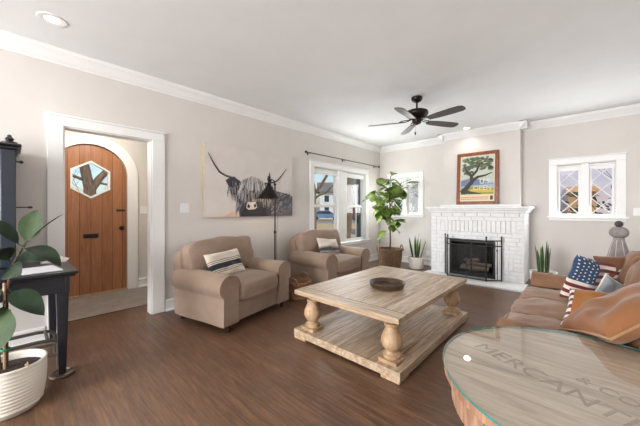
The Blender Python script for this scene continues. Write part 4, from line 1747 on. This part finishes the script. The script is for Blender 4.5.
for sx_ in (-1, 1):
    for sy in (-1, 1):
        b = MB()
        b.box((sx_ * 0.47 - 0.075, sy * 0.72 - 0.075, 0), (sx_ * 0.47 + 0.075, sy * 0.72 + 0.075, 0.024), M['pine_leg'])
        b.build('foot', ct, bevel=0.003)
        b = MB()
        m4 = tr(sx_ * 0.42, sy * 0.67, 0) @ Matrix.Diagonal((1.1, 1.1, 1.0, 1.0))
        b.lathe([(0.072, 0.085), (0.074, 0.112)], M['pine_leg'], m4, 24, sq=10)
        b.lathe([(0.060, 0.112), (0.064, 0.122), (0.062, 0.136), (0.046, 0.146), (0.040, 0.158), (0.047, 0.170), (0.066, 0.195), (0.076, 0.226), (0.074, 0.258), (0.060, 0.296), (0.046, 0.328),
                 (0.042, 0.342), (0.052, 0.350), (0.054, 0.362), (0.048, 0.368)], M['pine_leg'], m4, 28)
        b.build('leg', ct)
M['bowl'] = wood('dark_carved_wood', (40, 28, 20), (66, 46, 34), (96, 70, 52), (2, 9, 9), 0.5, 4)
b = MB()
b.lathe([(0.02, 0.0), (0.13, 0.0), (0.158, 0.012), (0.170, 0.045), (0.174, 0.056), (0.166, 0.058), (0.156, 0.050), (0.145, 0.022), (0.12, 0.012), (0.02, 0.010)], M['bowl'], seg=40)
o = b.build('wooden_bowl', loc=(-1.415, 2.50, 0.459))
tag(o, 'shallow dark wooden bowl on the coffee table', 'bowl')

# ------------------------------------------------------------------ round glass-topped table by the camera
M['drift'] = wood('grey_driftwood_top', (160, 140, 124), (194, 175, 158), (218, 204, 188), (1.0, 10, 10), 0.6, 2.4, rot=(0, 0, R(27)), knots=0.35)
M['rim_wood'] = wood('pinkish_rim_wood', (112, 80, 60), (160, 122, 98), (196, 160, 134), (6, 6, 1), 0.6, 3)
M['stencil'] = paint('faded_grey_stencil', (164, 147, 132), 0.75, 10, 0, 30)
M['sheet_glass'] = glass_mat('sheet_glass', (0.96, 0.98, 0.965), 1.25)
M['glass_edge'] = paint('teal_glass_edge', (40, 132, 126), 0.08, 8, 0)
RT = (0.035, 1.485)
rt = thing('round_table', 'round driftwood table with a sheet of glass on its top', 'side table', (RT[0], RT[1], 0))
rt.scale = (1.0, 1.0, 1.022)
RR = 0.522
b = MB()
b.lathe([(0.02, 0.515), (RR - 0.006, 0.515), (RR, 0.52), (RR, 0.548), (RR - 0.004, 0.552), (0.02, 0.552)], M['rim_wood'], seg=96)
b.lathe([(0.001, 0.5521), (RR - 0.004, 0.5524)], M['drift'], seg=96, cap=False)
b.text('MERCANTILE', 0.115, M['stencil'], tr(0, 0, 0.5530) @ rot('Z', -27) @ tr(-0.06, -0.13, 0))
b.text('& CO.', 0.075, M['stencil'], tr(0, 0, 0.5530) @ rot('Z', -27) @ tr(0.04, 0.0, 0))
b.build('table_top', rt, smooth=30)
b = MB()
for i in range(26):
    a0, a1 = 2 * PI * i / 26 + 0.008, 2 * PI * (i + 1) / 26 - 0.008
    ro, ri = RR - 0.03, RR - 0.055
    p = [(ro * math.cos(a), ro * math.sin(a)) for a in (a0, (a0 + a1) / 2, a1)] + [(ri * math.cos(a), ri * math.sin(a)) for a in (a1, a0)]
    b.prism(p, 'z', 0.405, 0.515, M['rim_wood'])
b.build('apron', rt, smooth=False, bevel=0.003)
for k in range(4):
    a = R(45 + 90 * k)
    b = MB()
    b.box((-0.035, -0.035, 0.0), (0.035, 0.035, 0.515), M['rim_wood'], tr(0.36 * math.cos(a), 0.36 * math.sin(a), 0) @ Matrix.Rotation(a, 4, 'Z'))
    b.build('leg', rt, bevel=0.004)
b = MB()
b.lathe([(RR + 0.004, 0.5615), (0.001, 0.563)], M['sheet_glass'], seg=96, cap=False)
b.lathe([(RR + 0.003, 0.5535), (RR + 0.0055, 0.555), (RR + 0.0055, 0.560), (RR + 0.004, 0.5615)], M['glass_edge'], seg=96, cap=False)
b.build('glass_top', rt, smooth=60)

# ------------------------------------------------------------------ floor lamp behind the first armchair
fl = thing('floor_lamp', 'bronze pharmacy floor lamp with a cone shade between the two armchairs', 'floor lamp', (-3.42, 2.69, 0))
b = MB()
b.lathe([(0.02, 0.0), (0.14, 0.0), (0.14, 0.012), (0.11, 0.022), (0.025, 0.034), (0.014, 0.05)], BZ, seg=32)
b.build('base', fl)
b = MB()
b.tube([(0, 0, 0.03), (0, 0, 1.60)], 0.0105, BZ, 12)
b.lathe([(0.011, 0), (0.018, 0.004), (0.018, 0.04), (0.011, 0.045)], BZ, tr(0, 0, 0.86), 12)
b.build('pole', fl)
b = MB()
b.tube([(0, 0, 1.58), (-0.004, -0.012, 1.65), (-0.008, -0.05, 1.675), (-0.012, -0.098, 1.635)], 0.008, BZ, 10)
b.ball((0, 0, 1.60), 0.02, BZ, 12)
b.build('arm', fl)
b = MB()
b.lathe([(0.022, 0.225), (0.03, 0.205), (0.042, 0.175), (0.162, 0.012), (0.165, 0.0), (0.161, 0.0), (0.159, 0.010), (0.039, 0.167), (0.026, 0.195)], BZ, tr(-0.012, -0.105, 1.385), 36, cap=False)
b.build('lamp_shade', fl)
b = MB()
b.lathe([(0.012, 0.22), (0.02, 0.235), (0.012, 0.25), (0.022, 0.275), (0.026, 0.295), (0.016, 0.325), (0.004, 0.338)], BZ, tr(-0.012, -0.105, 1.385), 16)
b.build('finial', fl)
b = MB()
b.lathe([(0.014, 0.17), (0.014, 0.13), (0.03, 0.095), (0.033, 0.07), (0.024, 0.045), (0.004, 0.036)], glow('lamp_bulb', (255, 214, 160), 7.0), tr(-0.012, -0.105, 1.385), 16)
b.build('bulb', fl)
d = bpy.data.lights.new('lamp_bulb_light', 'POINT')
d.energy = 1.6
d.color = (1.0, 0.8, 0.55)
d.shadow_soft_size = 0.03
o = bpy.data.objects.new('lamp_bulb_light', d)
C.objects.link(o)
o.location = (-3.432, 2.585, 1.41)
b = MB()
b.tube([(0.012, 0.0, 1.50), (0.03, 0.03, 1.2), (0.02, 0.015, 0.8), (0.025, 0.02, 0.06)], 0.003, M['black'], 6)
b.build('cord', fl)


# ------------------------------------------------------------------ baskets
def basket(name, label, loc, r, h, flare, mat, handles, hr, rz=0.0):
    t_ = thing(name, label, 'basket', loc, rz)
    b_ = MB()
    prof = [(0.02, 0.0), (r * flare, 0.0), (r * (flare + 0.05), 0.015)]
    N = 9
    for i in range(1, N + 1):
        u = i / N
        rr = r * (flare + (1 - flare) * (u ** 0.8))
        prof += [(rr + 0.004, h * (u - 0.5 / N)), (rr - 0.001, h * u)]
    prof += [(r + 0.012, h + 0.004), (r + 0.012, h + 0.022), (r - 0.012, h + 0.022), (r - 0.018, h)]
    prof += [(r * 0.93, h * 0.6), (r * flare * 0.93, 0.02), (0.02, 0.018)]
    b_.lathe(prof, mat, seg=40)
    for k in range(20):
        a = 2 * PI * k / 20
        b_.tube([(r * flare * math.cos(a), r * flare * math.sin(a), 0.01), ((r * (flare + (1 - flare) * 0.57) + 0.006) * math.cos(a), (r * (flare + (1 - flare) * 0.57) + 0.006) * math.sin(a), h * 0.5),
                 ((r + 0.004) * math.cos(a), (r + 0.004) * math.sin(a), h)], 0.006, mat, 5)
    b_.build('basket_body', t_, smooth=50)
    for sg in (-1, 1):
        b_ = MB()
        pts = []
        for i in range(13):
            a = PI * i / 12
            pts.append((hr * math.cos(a), sg * (r + 0.005), h - 0.02 + hr * 1.15 * math.sin(a)))
        b_.tube(pts, 0.011, mat, 8)
        b_.build('handle', t_)
    return t_


basket('wicker_basket', 'low rust-brown wicker basket on the floor between the two armchairs', (-2.93, 2.71, 0), 0.185, 0.21, 0.85, M['wicker_light'], 2, 0.10, R(20))

# fiddle-leaf fig in a tall wicker basket
FG = (-2.97, 5.36, 0)
basket('wicker_basket', 'tall brown wicker basket holding the fig tree in the corner', FG, 0.245, 0.385, 0.84, M['wicker'], 2, 0.10, R(-47))
fig = thing('fiddle_leaf_fig', 'fiddle-leaf fig tree with broad bright green leaves in the corner', 'potted tree', (FG[0], FG[1], 0.022))
b = MB()
b.lathe([(0.02, 0.0), (0.165, 0.0), (0.195, 0.30), (0.185, 0.30), (0.18, 0.27), (0.02, 0.27)], M['soil'], seg=28)
b.build('root_ball', fig)
b = MB()
trunk = [(0, 0, 0.26), (0.012, 0.0, 0.55), (0.0, 0.01, 0.85), (0.01, 0.012, 1.15), (-0.01, 0.0, 1.45), (0.005, 0.005, 1.72), (0.02, 0.0, 1.90)]
b.tube(trunk, [0.018, 0.016, 0.015, 0.014, 0.012, 0.009, 0.005], M['bark'], 10)
b.tube([(0.005, 0.005, 1.0), (-0.08, -0.05, 1.22), (-0.16, -0.12, 1.45), (-0.24, -0.18, 1.60)], [0.01, 0.009, 0.007, 0.004], M['bark'], 8)
b.tube([(0.0, 0.008, 1.25), (0.09, 0.05, 1.45), (0.15, 0.10, 1.62), (0.2, 0.13, 1.78)], [0.009, 0.008, 0.006, 0.004], M['bark'], 8)
b.build('trunk', fig)
b = MB()
rnd = random.Random(21)
heads = [((-0.02, 0.0, 0.80), 6, 0.10), ((0.0, 0.0, 0.98), 11, 0.10), ((-0.03, -0.02, 1.14), 13, 0.10), ((-0.10, -0.07, 1.28), 11, 0.1), ((0.0, 0.0, 1.40), 11, 0.10), ((-0.22, -0.17, 1.55), 10, 0.10),
         ((0.12, 0.08, 1.55), 8, 0.08), ((0.0, 0, 1.64), 9, 0.08), ((0.19, 0.13, 1.72), 8, 0.06), ((0.02, 0, 1.84), 7, 0.05)]
for (c0, n_, sp) in heads:
    a0 = rnd.uniform(0, 6)
    for i in range(n_):
        a = a0 + 2.4 * i + rnd.uniform(-0.3, 0.3)
        z = c0[2] + rnd.uniform(-sp, sp)
        d = Vector((math.cos(a), math.sin(a), rnd.uniform(-1.3, 0.45)))
        d.normalize()
        p = Vector((c0[0], c0[1], z))
        q = p + d * 0.05
        b.tube([p, q], 0.003, M['leaf_edge'], 5)
        L = rnd.uniform(0.23, 0.34)
        b.leaf(q, q + d * L, L * rnd.uniform(0.58, 0.72), M['leaf_fiddle'], (rnd.uniform(-.5, .5), rnd.uniform(-.5, .5), 1), bulge=0.64, droop=rnd.uniform(0.02, 0.10), fold=0.25, curl=0.12, n=9)
b.build('foliage', fig, smooth=70)


# ------------------------------------------------------------------ snake plants
def snake(label, loc, pot_r, pot_h, n_, h0, h1, seed, potkind, lean_=0.24):
    rnd_ = random.Random(seed)
    t_ = thing('snake_plant', label, 'potted plant', loc)
    b_ = MB()
    if potkind == 'ribbed':
        v_, f_ = [], []
        seg = 72
        prof = [(0.86, 0.0), (0.90, 0.01), (1.0, pot_h - 0.01), (0.99, pot_h), (0.88, pot_h), (0.86, pot_h - 0.035)]
        for (k_, z) in prof:
            for i in range(seg):
                a = 2 * PI * i / seg
                rr = pot_r * k_ * (1 + (0.022 if i % 4 < 2 else -0.012) * (1 if k_ >= 0.9 else 0.2))
                v_.append((rr * math.cos(a), rr * math.sin(a), z))
        for j in range(len(prof) - 1):
            for i in range(seg):
                f_.append((j * seg + i, j * seg + (i + 1) % seg, (j + 1) * seg + (i + 1) % seg, (j + 1) * seg + i))
        f_.append(tuple(range(seg))[::-1])
        b_.faces(v_, f_, M['pot_white'])
    else:
        b_.lathe([(0.02, 0.0), (pot_r * 0.8, 0.0), (pot_r, pot_h - 0.02), (pot_r, pot_h), (pot_r * 0.9, pot_h), (pot_r * 0.88, pot_h - 0.035)], M['pot_white'], seg=36, cap=False)
    b_.build('pot', t_, smooth=35)
    b_ = MB()
    b_.lathe([(0.001, pot_h - 0.03), (pot_r * 0.885, pot_h - 0.03)], M['soil'], seg=28, cap=False)
    b_.build('soil', t_)
    b_ = MB()
    for i in range(n_):
        a = 2.4 * i + rnd_.uniform(-0.2, 0.2)
        rr = pot_r * 0.15 + pot_r * 0.45 * (i / n_)
        p = Vector((rr * math.cos(a), rr * math.sin(a), pot_h - 0.04))
        hh = rnd_.uniform(h0, h1) * (1 - 0.25 * i / n_)
        tip = p + Vector((math.cos(a) * hh * lean_ * (0.3 + i / n_), math.sin(a) * hh * lean_ * (0.3 + i / n_), hh))
        nrm = (math.cos(a + 0.4), math.sin(a + 0.4), 0.1)
        b_.leaf(p, tip, 0.050, M['leaf_edge'], nrm, bulge=0.42, droop=-0.02, fold=0.18, n=9)
        off = Vector(nrm).normalized() * -0.0022
        b_.leaf(p + off, tip + off - Vector((0, 0, 0.02)), 0.038, M['leaf_snake'], nrm, bulge=0.42, droop=-0.02, fold=0.18, n=9)
        b_.leaf(p - off, tip - off - Vector((0, 0, 0.02)), 0.038, M['leaf_snake'], nrm, bulge=0.42, droop=-0.02, fold=0.18, n=9)
    b_.build('leaves', t_, smooth=70)
    return t_


snake('snake plant in a ribbed white pot between the fig basket and the fireplace', (-2.56, 5.72, 0), 0.155, 0.235, 9, 0.42, 0.56, 2, 'ribbed')
snake('snake plant in a plain white pot at the right foot of the fireplace', (-0.42, 5.22, 0), 0.165, 0.325, 8, 0.38, 0.52, 6, 'plain', 0.10)

# ------------------------------------------------------------------ table and stone ornament behind the sofa
st = thing('corner_table', 'small dark side table standing behind the far end of the sofa', 'side table', (0.27, 4.22, 0))
b = MB()
b.lathe([(0.02, 0.53), (0.225, 0.53), (0.23, 0.54), (0.23, 0.555), (0.225, 0.56), (0.02, 0.56)], M['foot'], seg=40)
b.build('table_top', st)
for k in range(3):
    a = R(30 + 120 * k)
    b = MB()
    b.tube([(0.14 * math.cos(a), 0.14 * math.sin(a), 0.53), (0.20 * math.cos(a), 0.20 * math.sin(a), 0.0)], 0.016, M['foot'], 10)
    b.build('leg', st)
M['stone'] = paint('grey_carved_stone', (142, 134, 132), 0.9, 16, 0.5, 16)
M['stone_pale'] = paint('pale_stone_band', (192, 184, 180), 0.9, 8, 0.3, 16)
M['stone_dark'] = paint('dark_stone_knob', (70, 66, 66), 0.6, 8, 0.3, 16)
orn = thing('stone_ornament', 'tall grey stone ornament with a mushroom cap and a dark round knob', 'ornament', (0.27, 4.22, 0.5605))
orn.scale = (0.72, 0.72, 0.98)
b = MB()
b.lathe([(0.02, 0.0), (0.15, 0.0), (0.152, 0.02), (0.141, 0.10), (0.118, 0.19), (0.090, 0.28), (0.062, 0.36), (0.055, 0.385), (0.02, 0.385)], M['stone'], seg=36)
b.build('body', orn)
b = MB()
for k in range(8):
    a = 2 * PI * k / 8 + 0.43
    pts = [(r__ * math.cos(a), r__ * math.sin(a), z) for r__, z in ((0.152, 0.02), (0.142, 0.10), (0.119, 0.19), (0.091, 0.28), (0.063, 0.36))]
    b.tube(pts, 0.0055, M['stone_pale'], 6)
b.build('ribs', orn)
b = MB()
b.lathe([(0.02, 0.385), (0.060, 0.386), (0.090, 0.402), (0.104, 0.43), (0.098, 0.46), (0.070, 0.488), (0.036, 0.497), (0.02, 0.498)], M['stone'], seg=36)
b.build('cap', orn)
b = MB()
b.lathe([(0.01, 0.496), (0.028, 0.498), (0.044, 0.512), (0.047, 0.528), (0.040, 0.545), (0.022, 0.557), (0.005, 0.56)], M['stone_dark'], seg=24)
b.build('knob', orn)

# ------------------------------------------------------------------ writing desk with its hutch, against the left wall
dk = thing('writing_desk', 'navy-black writing desk with a tall hutch and tapered legs', 'desk', (-3.20, -0.12, 0))
# local: x 0.40 front, -0.44 back; y -0.46..0.43
NV = M['navy']
b = MB()
b.box((-0.455, -0.47, 0.735), (0.44, 0.435, 0.752), NV)
b.box((-0.46, -0.48, 0.752), (0.455, 0.45, 0.775), NV)
b.build('desk_top', dk, bevel=0.006)
b = MB()
b.box((-0.43, -0.43, 0.615), (0.40, -0.405, 0.735), NV)
b.box((-0.43, 0.38, 0.615), (0.40, 0.405, 0.735), NV)
b.box((0.375, -0.405, 0.615), (0.40, 0.38, 0.735), NV)
b.box((-0.43, -0.405, 0.615), (-0.405, 0.38, 0.735), NV)
b.build('apron', dk, bevel=0.003)
for (x, y) in ((0.362, 0.367), (0.362, -0.392), (-0.392, 0.367), (-0.392, -0.392)):
    b = MB()
    b.lathe([(0.019, 0.012), (0.022, 0.03), (0.036, 0.60), (0.036, 0.735)], NV, tr(x, y, 0), 16, sq=12)
    b.build('leg', dk)
hu = MB()
hu.box((-0.455, -0.40, 0.775), (-0.06, 0.135, 1.715), NV)
hu = hu.build('hutch', dk, bevel=0.004)
b = MB()
b.box((-0.07, 0.052, 0.78), (-0.03, 0.135, 1.69), M['navy_light'])
b.box((-0.07, -0.40, 0.78), (-0.03, -0.317, 1.69), M['navy_light'])
b.build('pilaster', hu, bevel=0.006)
b = MB()
b.box((-0.065, -0.31, 0.80), (-0.045, 0.045, 1.66), NV)
b.box((-0.046, -0.25, 0.86), (-0.040, -0.015, 1.60), M['navy_light'])
b.build('hutch_door', hu, bevel=0.004)
b = MB()
b.box((-0.47, -0.415, 1.69), (-0.015, 0.15, 1.715), NV)
b.box((-0.48, -0.43, 1.715), (0.0, 0.165, 1.735), NV)
b.build('cornice', hu, bevel=0.008)
b = MB()
b.lathe([(0.045, 0.0), (0.045, 0.012), (0.018, 0.02), (0.026, 0.036), (0.018, 0.048), (0.012, 0.054), (0.014, 0.062), (0.004, 0.07)], NV, tr(-0.05, 0.10, 1.735), 18)
b.build('finial', hu)
b = MB()
b.tube([(-0.05, 0.133, 1.60), (-0.05, 0.155, 1.60)], 0.006, M['black'], 8)
b.ball((-0.05, 0.163, 1.60), 0.013, M['black'], 10)
b.build('side_knob', hu)
b = MB()
b.tube([(-0.05, 0.133, 1.243), (-0.05, 0.20, 1.243)], 0.0045, M['black'], 8)
b.ball((-0.05, 0.21, 1.243), 0.012, M['black'], 10, (0.8, 1.5, 0.8))
b.build('side_hook', hu)
M['cup'] = wood('brown_caster_cup', (58, 44, 36), (84, 66, 54), (106, 86, 72), (5, 5, 5), 0.4, 3)
b = MB()
b.lathe([(0.02, 0.0), (0.070, 0.0), (0.078, 0.008), (0.074, 0.022), (0.058, 0.026), (0.050, 0.014), (0.02, 0.011)], M['cup'], seg=28)
o = b.build('caster_cup', loc=(-2.838, 0.247, 0.0))
tag(o, 'round brown caster cup under the front leg of the navy-black desk', 'caster cup')
for k, (lab, loc, rz, sx_, sy, hz, m) in enumerate((
        ('white printed paper lying open on the corner of the navy-black desk', (-2.97, 0.13, 0.7755), 12, 0.30, 0.21, 0.004, M['sheet']),
        ('thin stack of grey magazines at the back of the navy-black desk', (-3.40, 0.235, 0.7755), 5, 0.22, 0.16, 0.025, M['canvas']))):
    b = MB()
    nsh = 1 if k == 0 else 3
    for i in range(nsh):
        q = rot('Z', (i - 1) * 5)
        b.box((-sx_ / 2, -sy / 2, hz * i / nsh), (sx_ / 2, sy / 2, hz * (i + 1) / nsh - 0.0006), m, q)
    o = b.build('paper_sheet' if k == 0 else 'magazine_stack', loc=loc, smooth=False)
    o.rotation_euler = (0, 0, R(rz))
    tag(o, lab, 'paper' if k == 0 else 'magazines')
M['olive_metal'] = paint('dark_olive_metal', (74, 70, 60), 0.45, 8, 0.1)
bn = thing('metal_stand', 'low dark stand of bent metal tube pushed under the navy-black desk', 'stand', (-3.16, -0.12, 0))
for x in (-0.12, 0.12):
    b = MB()
    b.tube([(x, -0.36, 0.0), (x, -0.36, 0.17), (x, -0.33, 0.205), (x, -0.25, 0.215), (x, 0.25, 0.215), (x, 0.33, 0.205), (x, 0.36, 0.17), (x, 0.36, 0.0)], 0.013, M['olive_metal'], 10)
    b.tube([(x, -0.36, 0.09), (x, 0.36, 0.09)], 0.011, M['olive_metal'], 8)
    b.build('leg_frame', bn)
for y in (-0.30, 0.0, 0.30):
    b = MB()
    b.tube([(-0.12, y, 0.215), (0.12, y, 0.215)], 0.011, M['olive_metal'], 8)
    b.build('cross_bar', bn)

# ------------------------------------------------------------------ rubber plant in a wide white pot
RP = (-2.59, -0.015, 0)
rp = thing('rubber_plant', 'rubber plant with large dark leaves in a wide white ribbed pot', 'potted plant', RP, R(42.8))
rp_k = 0.90
# local: x towards the fireplace side, y away into the room corner, z up
b = MB()
prof = [(0.02, 0.0), (0.135, 0.0), (0.15, 0.006), (0.158, 0.03)]
for i in range(11):
    z = 0.035 + i * 0.021
    rr = 0.160 + 0.024 * math.sin(min(1.0, z / 0.2) * PI / 2)
    prof += [(rr + 0.0018, z), (rr + 0.0018, z + 0.012), (rr, z + 0.0165)]
prof += [(0.186, 0.27), (0.187, 0.285), (0.180, 0.290), (0.170, 0.285), (0.165, 0.235)]
prof = [(r__ * rp_k, z) for r__, z in prof]
b.lathe(prof, M['pot_white'], seg=56, cap=False)
b.build('pot', rp, smooth=50)
b = MB()
b.lathe([(0.001, 0.258), (0.10, 0.25), (0.15, 0.243)], M['soil'], seg=32, cap=False)
b.build('soil', rp)
b = MB()
b.tube([(-0.02, 0.0, 0.22), (-0.022, 0.0, 0.45), (-0.025, 0.005, 0.70), (0.0, 0.01, 0.86), (0.05, 0.01, 0.96), (0.085, 0.01, 1.02)], [0.010, 0.0095, 0.009, 0.008, 0.007, 0.005], M['bark'], 8)
b.tube([(-0.03, -0.02, 0.22), (-0.06, -0.03, 0.50), (-0.09, -0.04, 0.78), (-0.12, -0.02, 0.95)], [0.009, 0.008, 0.007, 0.005], M['bark'], 8)
b.tube([(0.155, -0.03, 0.24), (0.16, -0.05, 0.315)], 0.004, M['pine_leg'], 5)
b.tube([(0.148, -0.02, 0.24), (0.148, -0.05, 0.30)], 0.004, M['pine_leg'], 5)
b.build('stem', rp)
b = MB()
b.tube([(-0.008, -0.022, 0.22), (-0.010, -0.022, 0.78)], 0.006, M['pine_leg'], 8)
for z in (0.37, 0.60):
    b.lathe([(0.022, -0.008), (0.025, 0.0), (0.022, 0.008)], paint('green_tie_%d' % int(z * 100), (28, 128, 96), 0.6, 4, 0), tr(-0.016, -0.010, z), 12, cap=False)
b.build('plant_stake', rp)
DK, PL = M['leaf_rubber'], M['leaf_rubber_pale']
LV = [
    # base, tip, width, normal, droop, cloth
    ((0.085, 0.01, 1.01), (0.155, 0.02, 1.225), 0.125, (0.25, -1, 0.1), 0.03, PL),
    ((0.10, 0.01, 1.03), (0.265, 0.08, 1.20), 0.075, (-0.6, -0.5, 0.5), 0.03, DK),
    ((0.06, 0.01, 1.00), (-0.10, -0.04, 1.17), 0.085, (0.5, -0.4, 0.9), 0.12, DK),
    ((0.08, 0.00, 0.995), (0.36, -0.05, 0.885), 0.10, (0.3, -0.35, 1), 0.15, DK),
    ((0.05, 0.00, 0.95), (0.30, -0.07, 0.925), 0.10, (0.1, -0.75, 0.7), 0.07, DK),
    ((0.02, -0.02, 0.93), (-0.14, -0.08, 0.97), 0.13, (0, -0.85, 0.6), 0.06, DK),
    ((0.02, -0.02, 0.91), (0.10, -0.14, 1.00), 0.10, (0.2, -0.6, 0.8), 0.08, DK),
    ((0.0, -0.01, 0.86), (0.21, -0.13, 0.86), 0.12, (0, -0.85, 0.55), 0.05, DK),
    ((0.0, 0.0, 0.73), (0.28, -0.07, 0.60), 0.12, (0.35, -0.6, 0.8), 0.14, DK),
    ((0.0, -0.03, 0.66), (0.04, -0.13, 0.395), 0.215, (0.15, -1, 0.3), 0.02, PL),
    ((-0.02, 0.0, 0.76), (-0.10, -0.12, 0.56), 0.16, (-0.2, -0.8, 0.5), 0.05, DK),
    ((-0.05, -0.03, 0.90), (-0.22, -0.10, 0.86), 0.13, (0, -0.5, 1), 0.06, DK),
    ((-0.10, -0.02, 0.95), (-0.20, 0.08, 1.13), 0.11, (0, -1, 0.4), 0.04, DK),
    ((0.01, 0.0, 0.88), (0.13, 0.10, 0.99), 0.10, (-0.3, -0.6, 0.8), 0.06, DK),
]
for (a, e, w_, nm, dr, m) in LV:
    q = MB()
    A, E_ = Vector(a), Vector(e)
    d = (E_ - A).normalized()
    s0 = A - d * 0.0
    q.leaf(A + d * 0.02, E_, w_, m, nm, bulge=0.5, droop=dr, fold=0.16, n=12)
    q.tube([A - d * 0.015, A + d * 0.03], 0.0035, PL, 6)
    q.build('leaf', rp, smooth=80)

# unseen ceiling lamp added to brighten the entry
el = thing('entry_fill_light', 'small round opal ceiling light added unseen to brighten the entry', 'ceiling light', (-4.5, 0.75, 2.46))
b = MB()
b.lathe([(0.02, 0.0), (0.15, 0.0), (0.15, -0.02), (0.14, -0.03), (0.02, -0.03)], M['bronze'], seg=28)
b.build('mount', el)
b = MB()
b.lathe([(0.13, -0.03), (0.125, -0.06), (0.09, -0.09), (0.04, -0.105), (0.001, -0.108)], glow('opal_fill_glass', (255, 246, 232), 55.0), seg=28, cap=False)
b.build('opal_shade', el)
